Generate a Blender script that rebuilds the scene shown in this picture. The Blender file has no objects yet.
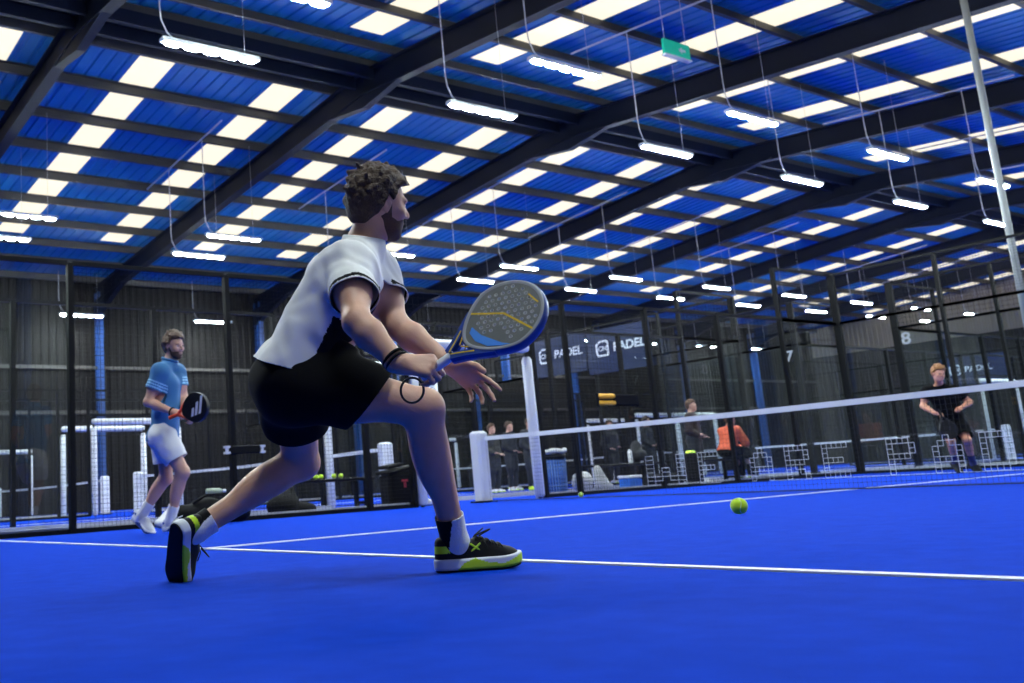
import bpy, math, random
import numpy as np
from mathutils import Vector, Matrix

random.seed(7)
RNG = np.random.default_rng(7)
scene = bpy.context.scene
COL = scene.collection
PI = math.pi

# ------------------------------------------------------------------ camera
CAM = np.array([-9.706, -5.447, 0.313])
YAW, PITCH, ROLL, FPX, PX, PY = 0.986, 0.186, -0.059, 974.1, 307.8, 306.7
def cam_axes():
    f = np.array([math.cos(YAW)*math.cos(PITCH), math.sin(YAW)*math.cos(PITCH), math.sin(PITCH)])
    r = np.array([math.sin(YAW), -math.cos(YAW), 0.0]); u = np.cross(r, f)
    c, s = math.cos(ROLL), math.sin(ROLL)
    return c*r+s*u, -s*r+c*u, f
CR, CU, CF = cam_axes()
cd = bpy.data.cameras.new('camera'); cam = bpy.data.objects.new('camera', cd); COL.objects.link(cam)
cd.sensor_fit = 'HORIZONTAL'; cd.sensor_width = 36; cd.lens = FPX/1024*36
cd.shift_x = (512-PX)/1024; cd.shift_y = (PY-341.5)/1024
cd.clip_start = 0.05; cd.clip_end = 200
cd.dof.use_dof = True; cd.dof.focus_distance = 3.6; cd.dof.aperture_fstop = 4.5
m = Matrix(((CR[0], CU[0], -CF[0], CAM[0]), (CR[1], CU[1], -CF[1], CAM[1]), (CR[2], CU[2], -CF[2], CAM[2]), (0, 0, 0, 1)))
cam.matrix_world = m
scene.camera = cam
def at(u, v, d):                      # survey helper: sight line through a measured point, at a known distance
    return CAM + (CR*(u-PX)/FPX - CU*(v-PY)/FPX + CF)*d
def on_axis(u, v, ax, val):
    d = CR*(u-PX)/FPX - CU*(v-PY)/FPX + CF
    return CAM + d*((val-CAM[ax])/d[ax])

# ------------------------------------------------------------------ materials
def lin(h):
    h = h.lstrip('#'); o = []
    for i in (0, 2, 4):
        c = int(h[i:i+2], 16)/255
        o.append(c/12.92 if c <= 0.04045 else ((c+0.055)/1.055)**2.4)
    return (*o, 1)
MATS = {}
def mat(name, color, rough=0.6, metal=0.0, emit=0.0, noise=None, bump=None, spec=0.4, sheen=0.0, sss=0.0):
    if name in MATS: return MATS[name]
    c = lin(color) if isinstance(color, str) else (*color, 1)
    mt = bpy.data.materials.new(name); mt.use_nodes = True
    nt = mt.node_tree; b = nt.nodes['Principled BSDF']
    b.inputs['Base Color'].default_value = c; b.inputs['Roughness'].default_value = rough
    b.inputs['Metallic'].default_value = metal; b.inputs['Specular IOR Level'].default_value = spec
    if sheen: b.inputs['Sheen Weight'].default_value = sheen
    if sss:
        b.inputs['Subsurface Weight'].default_value = sss; b.inputs['Subsurface Radius'].default_value = (0.012, 0.005, 0.003); b.inputs['Subsurface Scale'].default_value = 1.0
    if emit:
        b.inputs['Emission Color'].default_value = c; b.inputs['Emission Strength'].default_value = emit
    if noise or bump:
        tc = nt.nodes.new('ShaderNodeTexCoord')
    if noise:                         # noise = (scale, amount)
        n = nt.nodes.new('ShaderNodeTexNoise'); n.inputs['Scale'].default_value = noise[0]; n.inputs['Detail'].default_value = 4
        nt.links.new(tc.outputs['Object'], n.inputs['Vector'])
        mr = nt.nodes.new('ShaderNodeMapRange'); mr.inputs['To Min'].default_value = 1-noise[1]; mr.inputs['To Max'].default_value = 1+noise[1]
        nt.links.new(n.outputs['Fac'], mr.inputs['Value'])
        vm = nt.nodes.new('ShaderNodeVectorMath'); vm.operation = 'SCALE'; vm.inputs[0].default_value = c[:3]
        nt.links.new(mr.outputs['Result'], vm.inputs['Scale']); nt.links.new(vm.outputs['Vector'], b.inputs['Base Color'])
    if bump:                          # bump = (scale, strength, distance)
        n2 = nt.nodes.new('ShaderNodeTexNoise'); n2.inputs['Scale'].default_value = bump[0]; n2.inputs['Detail'].default_value = 3
        nt.links.new(tc.outputs['Object'], n2.inputs['Vector'])
        bp = nt.nodes.new('ShaderNodeBump'); bp.inputs['Strength'].default_value = bump[1]; bp.inputs['Distance'].default_value = bump[2]
        nt.links.new(n2.outputs['Fac'], bp.inputs['Height']); nt.links.new(bp.outputs['Normal'], b.inputs['Normal'])
    MATS[name] = mt
    return mt
def glass_mat():
    mt = bpy.data.materials.new('court_glass'); mt.use_nodes = True; nt = mt.node_tree; nt.nodes.clear()
    o = nt.nodes.new('ShaderNodeOutputMaterial'); mx = nt.nodes.new('ShaderNodeMixShader')
    t = nt.nodes.new('ShaderNodeBsdfTransparent'); g = nt.nodes.new('ShaderNodeBsdfGlossy'); fr = nt.nodes.new('ShaderNodeFresnel')
    t.inputs['Color'].default_value = (0.86, 0.91, 0.9, 1); g.inputs['Roughness'].default_value = 0.0; fr.inputs['IOR'].default_value = 1.65
    nt.links.new(fr.outputs[0], mx.inputs[0]); nt.links.new(t.outputs[0], mx.inputs[1]); nt.links.new(g.outputs[0], mx.inputs[2]); nt.links.new(mx.outputs[0], o.inputs[0])
    return mt
M_GLASS = glass_mat()
M_TURF = mat('blue_turf', (0.0012, 0.036, 0.42), 0.95, noise=(9, 0.22), bump=(420, 0.55, 0.006), spec=0.03)
M_LINE = mat('white_line', (0.62, 0.64, 0.68), 0.8, bump=(300, 0.4, 0.004))
M_PAD = mat('white_padding', (0.66, 0.67, 0.68), 0.5, bump=(20, 0.15, 0.01))
M_BLACK = mat('black_steel', (0.004, 0.0042, 0.005), 0.5, spec=0.12)
M_WIRE = mat('black_wire', (0.004, 0.0042, 0.005), 0.6, spec=0.1)
M_KERB = mat('pale_kerb', (0.42, 0.42, 0.42), 0.8, noise=(6, 0.15))
M_NET = mat('dark_net_cord', (0.012, 0.014, 0.018), 0.8)
M_TAPE = mat('white_tape', (0.62, 0.63, 0.64), 0.6)
M_WALL = mat('dark_cladding', (0.0075, 0.0066, 0.0062), 0.6, noise=(0.6, 0.25), spec=0.15)
M_WALLP = mat('pale_cladding', (0.30, 0.25, 0.18), 0.6, noise=(0.6, 0.2))
M_ROOF = mat('blue_roof_sheet', (0.015, 0.19, 0.42), 0.6, noise=(1.2, 0.18))
M_STEEL = mat('navy_steel', (0.003, 0.006, 0.018), 0.55, noise=(2, 0.2), spec=0.2)
M_PURLIN = mat('galvanised_purlin', (0.050, 0.046, 0.041), 0.5, noise=(3, 0.2))
M_COLUMN = mat('blue_column_paint', (0.012, 0.05, 0.19), 0.5)
M_SKY = mat('rooflight', (1.0, 0.93, 0.74), 0.5, emit=1.08)
M_SKY.node_tree.nodes['Principled BSDF'].inputs['Base Color'].default_value = (.08, .08, .07, 1)
M_LED = mat('led_lens', (0.86, 0.98, 1.0), 0.3, emit=800)
M_HOUSE = mat('lamp_housing', (0.55, 0.58, 0.6), 0.4)
M_CABLE = mat('white_cable', (0.55, 0.55, 0.56), 0.5)

# ------------------------------------------------------------------ mesh helpers
class MB:
    def __init__(s): s.v = []; s.f = []; s.m = []
    def add(s, V, F, mi=0):
        o = len(s.v); s.v.extend([tuple(map(float, p)) for p in V]); s.f.extend([tuple(int(i)+o for i in q) for q in F]); s.m.extend([mi]*len(F)); return s
    def box(s, c, d, mi=0, R=None, taper=1.0):
        V = []
        for z in (-1, 1):
            t = taper if z > 0 else 1
            for x, y in ((-1, -1), (1, -1), (1, 1), (-1, 1)): V.append(np.array([x*d[0]/2*t, y*d[1]/2*t, z*d[2]/2]))
        if R is not None: V = [R@p for p in V]
        V = [p+np.asarray(c, float) for p in V]
        return s.add(V, [(3, 2, 1, 0), (4, 5, 6, 7), (0, 1, 5, 4), (1, 2, 6, 5), (2, 3, 7, 6), (3, 0, 4, 7)], mi)
    def rbox(s, c, d, b, mi=0, R=None):          # box with chamfered edges
        hx, hy, hz = d[0]/2, d[1]/2, d[2]/2; V = []; 
        def ring(z, ix):
            x, y = hx-ix, hy-ix
            return [(x-b, -y, z), (x, -y+b, z), (x, y-b, z), (x-b, y, z), (-x+b, y, z), (-x, y-b, z), (-x, -y+b, z), (-x+b, -y, z)]
        rs = [ring(-hz, b), ring(-hz+b, 0), ring(hz-b, 0), ring(hz, b)]
        for r_ in rs: V += [np.array(p) for p in r_]
        if R is not None: V = [R@p for p in V]
        V = [p+np.asarray(c, float) for p in V]
        F = [tuple(range(7, -1, -1)), tuple(range(24, 32))]
        for k in range(3):
            for i in range(8): F.append((k*8+i, k*8+(i+1) % 8, k*8+8+(i+1) % 8, k*8+8+i))
        return s.add(V, F, mi)
    def tube(s, pts, r, n=8, mi=0, caps=True, closed=False):
        pts = [np.asarray(p, float) for p in pts]; N = len(pts)
        rr = list(r) if hasattr(r, '__len__') else [r]*N
        V = []; F = []; ref = None
        for i, p in enumerate(pts):
            a = pts[i-1] if (i or closed) else p; b = pts[(i+1) % N] if (i < N-1 or closed) else p
            t = b-a; t = t/(np.linalg.norm(t)+1e-12)
            if ref is None:
                ref = np.cross(t, [0, 0, 1.0])
                if np.linalg.norm(ref) < 1e-3: ref = np.cross(t, [1.0, 0, 0])
            e1 = ref-t*(ref@t); e1 /= np.linalg.norm(e1)+1e-12; e2 = np.cross(t, e1); ref = e1
            for k in range(n):
                a_ = 2*PI*k/n; V.append(p+rr[i]*(math.cos(a_)*e1+math.sin(a_)*e2))
        for i in range(N if closed else N-1):
            j = (i+1) % N
            for k in range(n): F.append((i*n+k, i*n+(k+1) % n, j*n+(k+1) % n, j*n+k))
        if caps and not closed: F += [tuple(range(n-1, -1, -1)), tuple((N-1)*n+k for k in range(n))]
        return s.add(V, F, mi)
    def lathe(s, prof, c, n=20, mi=0, R=None):    # prof [(r,z)...]
        V = []; F = []
        for r_, z in prof:
            for k in range(n):
                p = np.array([r_*math.cos(2*PI*k/n), r_*math.sin(2*PI*k/n), z]); V.append((R@p if R is not None else p)+np.asarray(c, float))
        for i in range(len(prof)-1):
            for k in range(n): F.append((i*n+k, i*n+(k+1) % n, (i+1)*n+(k+1) % n, (i+1)*n+k))
        F += [tuple(range(n-1, -1, -1)), tuple((len(prof)-1)*n+k for k in range(n))]
        return s.add(V, F, mi)
    def sphere(s, c, r, nu=16, nv=10, mi=0, R=None):
        r = np.asarray(r if hasattr(r, '__len__') else (r, r, r), float)
        V = [np.array([0, 0, -1.0])]; F = []
        for i in range(1, nv):
            th = PI*i/nv-PI/2
            for k in range(nu): V.append(np.array([math.cos(th)*math.cos(2*PI*k/nu), math.cos(th)*math.sin(2*PI*k/nu), math.sin(th)]))
        V.append(np.array([0, 0, 1.0])); L = len(V)-1
        for k in range(nu): F.append((0, 1+(k+1) % nu, 1+k)); F.append((L, L-nu+k, L-nu+(k+1) % nu))
        for i in range(nv-2):
            for k in range(nu): F.append((1+i*nu+k, 1+i*nu+(k+1) % nu, 1+(i+1)*nu+(k+1) % nu, 1+(i+1)*nu+k))
        V = [((R@(p*r)) if R is not None else p*r)+np.asarray(c, float) for p in V]
        return s.add(V, F, mi)

def mesh_obj(name, V, F, mats, parent=None, base=None, smooth=False, mi=None):
    """V is in world space. base is the thing's base point (the object's origin)."""
    if not isinstance(mats, (list, tuple)): mats = [mats]
    root = parent
    if parent is not None:
        while root.parent: root = root.parent
        off = np.array(root.location)
    else:
        V = np.asarray(V, float)
        if base is None:
            lo = V.min(0); hi = V.max(0); base = ((lo[0]+hi[0])/2, (lo[1]+hi[1])/2, lo[2])
        off = np.asarray(base, float)
    me = bpy.data.meshes.new(name)
    V = np.asarray(V, float)-off
    me.from_pydata([tuple(p) for p in V], [], [tuple(f) for f in F])
    for mt in mats: me.materials.append(mt)
    if mi is not None: me.polygons.foreach_set('material_index', np.asarray(mi, np.int32))
    if smooth: me.polygons.foreach_set('use_smooth', np.ones(len(me.polygons), bool))
    me.update()
    o = bpy.data.objects.new(name, me); COL.objects.link(o)
    if parent is not None: o.parent = parent
    else: o.location = off
    return o
def build(mb, name, mats, parent=None, base=None, smooth=False):
    return mesh_obj(name, mb.v, mb.f, mats, parent, base, smooth, mb.m)
def tag(o, label, cat, group=None, kind=None):
    o['label'] = label; o['category'] = cat
    if group: o['group'] = group
    if kind: o['kind'] = kind
    return o
def thing(name, base, label, cat, group=None):
    o = bpy.data.objects.new(name, None); COL.objects.link(o); o.location = tuple(map(float, base)); o.empty_display_size = 0.1
    return tag(o, label, cat, group)
def struct(o): o['kind'] = 'structure'; return o
def dup(root, loc, label=None):
    r = root.copy(); COL.objects.link(r); r.location = tuple(map(float, loc))
    if label: r['label'] = label
    for ch in list(root.children):
        c = ch.copy(); COL.objects.link(c); c.parent = r
        for g in list(ch.children):
            d = g.copy(); COL.objects.link(d); d.parent = c
    return r
def unit(v): v = np.asarray(v, float); return v/(np.linalg.norm(v)+1e-12)
def frame(x, z):                       # columns x, y, z : orthonormal, x exact
    x = unit(x); y = unit(np.cross(z, x)); z = np.cross(x, y); return np.stack([x, y, z], 1)
def text_geo(s, size, extrude=0.002, bold=0.0, align='CENTER', shear=0.0, xs=1.0):
    cu = bpy.data.curves.new('t', 'FONT'); cu.body = s; cu.size = size; cu.extrude = extrude; cu.align_x = align; cu.align_y = 'CENTER'; cu.offset = bold; cu.shear = shear; cu.resolution_u = 3
    o = bpy.data.objects.new('t', cu); COL.objects.link(o)
    dg = bpy.context.evaluated_depsgraph_get(); me = bpy.data.meshes.new_from_object(o.evaluated_get(dg))
    V = np.array([v.co[:] for v in me.vertices]).reshape(-1, 3); F = [tuple(p.vertices) for p in me.polygons]
    bpy.data.objects.remove(o); bpy.data.curves.remove(cu); bpy.data.meshes.remove(me)
    V[:, 0] *= xs
    return V, F
def outline_geo(splines, extrude, bevel=0.0):   # filled 2D outlines (inner ones become holes)
    cu = bpy.data.curves.new('c', 'CURVE'); cu.dimensions = '2D'; cu.fill_mode = 'BOTH'; cu.extrude = extrude; cu.bevel_depth = bevel; cu.bevel_resolution = 1
    for pts in splines:
        sp = cu.splines.new('POLY'); sp.points.add(len(pts)-1); sp.use_cyclic_u = True
        for i, p in enumerate(pts): sp.points[i].co = (p[0], p[1], 0, 1)
    o = bpy.data.objects.new('c', cu); COL.objects.link(o)
    dg = bpy.context.evaluated_depsgraph_get(); me = bpy.data.meshes.new_from_object(o.evaluated_get(dg))
    V = np.array([v.co[:] for v in me.vertices]).reshape(-1, 3); F = [tuple(p.vertices) for p in me.polygons]
    bpy.data.objects.remove(o); bpy.data.curves.remove(cu); bpy.data.meshes.remove(me)
    return V, F

# ------------------------------------------------------------------ the hall
XW0, XW1, YW0, YW1 = -12.2, 54.0, -6.3, 30.2
RIDGE_Y, RIDGE_Z, SL = 12.18, 10.48, 0.0919
def roof_z(y): return RIDGE_Z-SL*abs(y-RIDGE_Y)
b = MB(); b.box(((XW0+XW1)/2, (YW0+YW1)/2, -0.05), (XW1-XW0+0.4, YW1-YW0+0.4, 0.1)); struct(build(b, 'floor', M_TURF))

def corrugated(name, p0, p1, z0, ztop, mt, nrm, period=0.30, depth=0.035):
    p0 = np.asarray(p0, float); p1 = np.asarray(p1, float); L = np.linalg.norm(p1-p0); d = (p1-p0)/L; nrm = np.asarray(nrm, float)
    n = int(L/period); prof = []
    for i in range(n):
        s0 = i*L/n; w = L/n
        prof += [(s0, 0), (s0+w*.45, 0), (s0+w*.55, 1), (s0+w*.9, 1)]
    prof.append((L, 0)); V = []; F = []
    for s_, h in prof:
        q = p0+d*s_+nrm*depth*h
        zt = ztop(q) if callable(ztop) else ztop
        V += [(q[0], q[1], z0), (q[0], q[1], zt)]
    for i in range(len(prof)-1): F.append((2*i, 2*i+2, 2*i+3, 2*i+1))
    return struct(mesh_obj(name, V, F, mt))
corrugated('wall_left', (XW0, YW1, 0), (XW1, YW1, 0), 0, roof_z(YW1), M_WALL, (0, -1, 0))
M_WALLR = mat('bounce_wall_cladding', (0.17, 0.165, 0.16), 0.6, noise=(0.6, 0.2)); M_WALLB = mat('brown_grey_cladding', (0.022, 0.019, 0.016), 0.6, noise=(0.6, 0.3))
corrugated('wall_right', (XW0, YW0, 0), (XW1, YW0, 0), 0, roof_z(YW0), M_WALLR, (0, 1, 0))  # wall out of view, its paleness added to bounce fill light
corrugated('wall_back', (XW1, YW0, 0), (XW1, YW1, 0), 0, 7.0, M_WALLB, (-1, 0, 0))
corrugated('wall_gable', (XW1, YW0, 0), (XW1, YW1, 0), 7.0, lambda q: roof_z(q[1]), M_WALLP, (-1, 0, 0))
corrugated('wall_front', (XW0, YW0, 0), (XW0, YW1, 0), 0, lambda q: roof_z(q[1]), M_WALL, (1, 0, 0))
# roof sheets with ribs running up the slope
V = []; F = []
n = int((XW1-XW0)/0.33); xs = []
for i in range(n):
    w = (XW1-XW0)/n; s0 = XW0+i*w; xs += [(s0, 0), (s0+w*.7, 0), (s0+w*.8, .035), (s0+w*.95, .035)]
xs.append((XW1, 0))
for x, h in xs:
    for y in (YW0-.1, RIDGE_Y, YW1+.1): V.append((x, y, roof_z(y)+h))
for i in range(len(xs)-1):
    for k in (0, 1): F.append((3*i+k, 3*i+k+1, 3*i+3+k+1, 3*i+3+k))
struct(mesh_obj('ceiling', V, F, M_ROOF))

BAY = 7.14
RAFT = [-10.29+BAY*i for i in range(9)]
def ibeam(mb, p0, p1, depth, width, tf=0.025, tw=0.02, up=(0, 0, 1)):
    p0 = np.asarray(p0, float); p1 = np.asarray(p1, float); t = unit(p1-p0); w = unit(np.cross(t, up)); u_ = np.cross(w, t); L = np.linalg.norm(p1-p0); R = np.stack([t, w, u_], 1); c = (p0+p1)/2
    mb.box(c, (L, tw, depth), 0, R); mb.box(c+u_*(depth/2-tf/2), (L, width, tf), 0, R); mb.box(c-u_*(depth/2-tf/2), (L, width, tf), 0, R)
for x in RAFT:
    mb = MB()
    for ye in (YW0, YW1):
        ibeam(mb, (x, ye, roof_z(ye)-0.58), (x, RIDGE_Y, RIDGE_Z-0.58), 0.6, 0.26)
        s_ = 1 if ye > RIDGE_Y else -1      # apex haunch and eaves haunch
        for (ya, za, yb, zb, yc, zc) in ((RIDGE_Y, RIDGE_Z-0.8, RIDGE_Y+s_*1.7, RIDGE_Z-0.96, RIDGE_Y, RIDGE_Z-1.2), (ye, roof_z(ye)-.8, ye-s_*3.2, roof_z(ye-s_*3.2)-.8, ye, roof_z(ye)-1.5)):
            Vh = [(x+e, yy, zz) for e in (-.1, .1) for yy, zz in ((ya, za), (yb, zb), (yc, zc))]
            mb.add(Vh, [(0, 1, 2), (5, 4, 3), (0, 3, 4, 1), (1, 4, 5, 2), (2, 5, 3, 0)])
    struct(build(mb, 'rafter', M_STEEL))
    for ye, cy in ((YW0, YW0+.25), (YW1, YW1-.3)):
        mb = MB(); ibeam(mb, (x, cy, 0), (x, cy, roof_z(ye)-.5), 0.4, 0.2, up=(0, 1, 0)); struct(build(mb, 'column', M_COLUMN))
PUR = []
for s_ in (1, -1):
    k = 0
    while True:
        y = RIDGE_Y+s_*(0.25 if k == 0 else 1.24+1.80*(k-1)); k += 1
        if y > YW1-.1 or y < YW0+.1: break
        PUR.append(y)
        mb = MB(); z = roof_z(y)
        mb.box(((XW0+XW1)/2, y, z-.13), (XW1-XW0, .02, .22)); mb.box(((XW0+XW1)/2, y+s_*.04, z-.235), (XW1-XW0, .09, .016)); mb.box(((XW0+XW1)/2, y-s_*.04, z-.025), (XW1-XW0, .08, .016))
        struct(build(mb, 'purlin', M_PURLIN))
# rooflights: two strips in each bay, on both slopes
nwin = 0
for i in range(-3, 19):
    xc = -0.67+BAY/2*i
    if xc < XW0+.6 or xc > XW1-.6: continue
    for s_ in (1, -1):
        y0 = RIDGE_Y+s_*1.62; y1 = RIDGE_Y+s_*(13.5 if s_ > 0 else 15.5); V = []
        for y in (y0, y1):
            for x in (xc-.44, xc+.44): V += [(x, y, roof_z(y)-.012), (x, y, roof_z(y)+.02)]
        F = [(0, 2, 6, 4), (1, 5, 7, 3), (0, 1, 3, 2), (4, 6, 7, 5), (0, 4, 5, 1), (2, 3, 7, 6)]
        nwin += 1; struct(mesh_obj('window_%d' % nwin, V, F, M_SKY))
# wall rails (pale horizontal sheeting rails)
for y, side in ((YW1-.1, 'left'),):
    for z in (3.7, 5.4):
        mb = MB(); mb.box(((XW0+XW1)/2, y, z), (XW1-XW0, .06, .14)); struct(build(mb, 'trim_%s' % side, M_PURLIN))
mb = MB()
for y in (RIDGE_Y-.35, RIDGE_Y+.35): mb.box(((XW0+XW1)/2, y, roof_z(y)-.4), (XW1-XW0, .1, .3))
struct(build(mb, 'ridge_beam', M_STEEL))

# ------------------------------------------------------------------ courts
COURTS = {'near': (0.0, 0.0), 'middle': (0.0, 12.2), 'far': (0.0, 24.4), 'near_b': (22.3, 0.0), 'middle_b': (22.3, 12.2), 'far_b': (22.3, 24.4)}
def line_box(name, x0, x1, y0, y1):
    mb = MB(); mb.box(((x0+x1)/2, (y0+y1)/2, 0.003), (x1-x0, y1-y0, 0.006)); return struct(build(mb, name, M_LINE))
for cn, (cx, cy) in COURTS.items():
    for s_ in (-1, 1):
        line_box('court_line', cx+s_*6.95-.025, cx+s_*6.95+.025, cy-5, cy+5)
        line_box('court_line', min(cx, cx+s_*7.15), max(cx, cx+s_*7.15), cy-.025, cy+.025)

GLYPH = {'W': ["10001", "10001", "10001", "10101", "10101", "11011", "10001"], 'E': ["11111", "10000", "10000", "11110", "10000", "10000", "11111"], 'A': ["00100", "01010", "10001", "10001", "11111", "10001", "10001"],
         'R': ["11110", "10001", "10001", "11110", "10100", "10010", "10001"], 'P': ["11110", "10001", "10001", "11110", "10000", "10000", "10000"], 'D': ["11110", "10001", "10001", "10001", "10001", "10001", "11110"], 'L': ["10000", "10000", "10000", "10000", "10000", "10000", "11111"], ' ': ["00000"]*7}
def net(cx, cy, pitch, label, text=None, r=0.0016):
    t = thing('court_net', (cx, cy, 0), label, 'net')
    y0, y1 = cy-4.86, cy+4.86
    def top(y): return .88+.04*((y-cy)/5)**2
    mb = MB()
    ny = int((y1-y0)/pitch); nz = int(.8/pitch)
    for i in range(ny+1):
        y = y0+(y1-y0)*i/ny; mb.tube([(cx, y, .02), (cx, y, top(y)-.03)], r, 3, caps=False)
    for k in range(nz+1):
        f_ = k/nz; mb.tube([(cx, y0+(y1-y0)*j/8, .03+(top(y0+(y1-y0)*j/8)-.07)*f_) for j in range(9)], r, 3, caps=False)
    build(mb, 'net_mesh', M_NET, t)
    mb = MB()
    for j in range(16):
        ya, yb = y0+(y1-y0)*j/16, y0+(y1-y0)*(j+1)/16
        V = []
        for y in (ya, yb):
            for x, z in ((-.012, 0), (.012, 0), (.012, -.055), (-.012, -.055)): V.append((cx+x, y, top(y)+z))
        mb.add(V, [(0, 1, 5, 4), (1, 2, 6, 5), (2, 3, 7, 6), (3, 0, 4, 7)])
    build(mb, 'top_tape', M_TAPE, t)
    mb = MB(); mb.tube([(cx, y0, .02), (cx, y1, .02)], .006, 6); build(mb, 'bottom_cord', M_NET, t)
    if text:
        cell = .048; y = cy+text[1]
        for ch in text[0]:
            g = GLYPH[ch]; mb = MB(); wd = .106 if ch == 'W' else .05
            for r_ in range(7):
                for c_ in range(5):
                    if g[r_][c_] == '1':
                        yc = y-c_*wd; zc = .448-r_*cell
                        for (a, b_) in (((-.5, -.5), (.5, -.5)), ((.5, -.5), (.5, .5)), ((.5, .5), (-.5, .5)), ((-.5, .5), (-.5, -.5))):
                            mb.tube([(cx-.004, yc+a[0]*wd, zc+a[1]*cell), (cx-.004, yc+b_[0]*wd, zc+b_[1]*cell)], .0025, 4, caps=False)
            if mb.f: build(mb, 'letter', M_TAPE, t)['label'] = 'white woven letter in the net'
            y -= 5*wd+.15 if ch != ' ' else .23
    for s_ in (-1, 1):
        p = thing('net_post', (cx, cy+s_*5.0, 0), 'x', 'post')
        mb = MB(); mb.rbox((cx, cy+s_*5.0, .5), (.2, .2, 1.0), .03); build(mb, 'padding', M_PAD, p)
        mb = MB(); mb.box((cx, cy+s_*5.0, .012), (.28, .26, .024)); build(mb, 'base_plate', M_BLACK, p)
        yield p
POSTL = {'near': ('white padded post at the near end of the long net by the right wall', 'white padded post at the left end of the long net, left of the bin'),
         'middle': ('white padded net post rising behind the black bag with red print', 'white padded net post just behind the knees of the player in blue'),
         'far': ('white padded net post between the two white gates at far left', 'white padded net post at the far end of the leftmost distant net'),
         'near_b': ('white net post right of the player in black, far behind', 'white net post far behind the player in black, hidden at left'),
         'middle_b': ('white padded post at the right end of the net behind the seated person in orange', 'white padded post at the left end of the net behind the seated person in orange'),
         'far_b': ('white padded post at the right end of the most distant net', 'white padded post at the left end of the most distant net')}
NETL = {'near': 'long black net with thick white top tape and woven letters across the match court', 'middle': 'net on the next court passing behind the legs of the players', 'far': 'distant net with white tape at the far left edge',
        'near_b': 'distant net with white tape behind the player in black', 'middle_b': 'distant net with white tape behind the seated person in orange', 'far_b': 'most distant net near the dark rear wall'}
for cn, (cx, cy) in COURTS.items():
    g = net(cx, cy, .045 if cn == 'near' else .09, NETL[cn], ('WE ARE PADEL', 2.12) if cn == 'near' else None, .0016 if cn == 'near' else .0025)
    for i, p in enumerate(g): p['label'] = POSTL[cn][i]

def fence(label, P0, d, nrm, panels, pitch=0.05, wr=0.002, kerb=True, name='court_fence', posts=None):
    """panels: (s0, s1, kind, z0, z1) along the run; every panel, post and rail is a part"""
    P0 = np.asarray(P0, float); d = np.asarray(d, float); nrm = np.asarray(nrm, float)
    smin_ = min(p[0] for p in panels); smax_ = max(p[1] for p in panels)
    t = thing(name, P0+d*(smin_+smax_)/2, label, 'fence')
    pt = lambda s, z, o=0: P0+d*s+nrm*o+np.array([0, 0, z])
    tops = {}
    for s0, s1, kind, z0, z1 in panels:
        for s in (s0, s1): tops[s] = max(tops.get(s, 0), z1)
    for s, zt in tops.items():
        mb = MB(); mb.box(pt(s, zt/2), (abs(d[0])*.06+abs(nrm[0])*.08, abs(d[1])*.06+abs(nrm[1])*.08, zt)); build(mb, 'post', M_BLACK, t)
    for s0, s1, kind, z0, z1 in panels:
        if kind == 'mesh':
            mb = MB(); nx = max(1, int(round((s1-s0)/pitch))); nz = max(1, int(round((z1-z0)/pitch)))
            for i in range(1, nx): mb.tube([pt(s0+(s1-s0)*i/nx, z0), pt(s0+(s1-s0)*i/nx, z1)], wr, 3, caps=False)
            for k in range(1, nz): mb.tube([pt(s0, z0+(z1-z0)*k/nz), pt(s1, z0+(z1-z0)*k/nz)], wr, 3, caps=False)
            build(mb, 'mesh_panel', M_WIRE, t)
        else:
            mb = MB(); c = pt((s0+s1)/2, (z0+z1)/2, 0); w = s1-s0-.06
            a = pt(s0+.03, z0, 0); e = pt(s1-.03, z0, 0)
            mb.add([a, e, e+[0, 0, z1-z0], a+[0, 0, z1-z0]], [(0, 1, 2, 3)])
            build(mb, 'glass_panel', M_GLASS, t)
        for z in {z0, z1}:
            mb = MB(); mb.box(pt((s0+s1)/2, z if z > .01 else .025), (abs(d[0])*(s1-s0-.06)+abs(nrm[0])*.05, abs(d[1])*(s1-s0-.06)+abs(nrm[1])*.05, .05)); build(mb, 'rail', M_BLACK, t)
    if kerb:
        mb = MB(); mb.box(pt((smin_+smax_)/2, .035, .16), (abs(d[0])*(smax_-smin_)+abs(nrm[0])*.1, abs(d[1])*(smax_-smin_)+abs(nrm[1])*.1, .07)); build(mb, 'kerb', M_KERB, t)
    return t
def side_panels(a, b_):      # near end of a side (a..b) with the glass end at a
    return None
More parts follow.
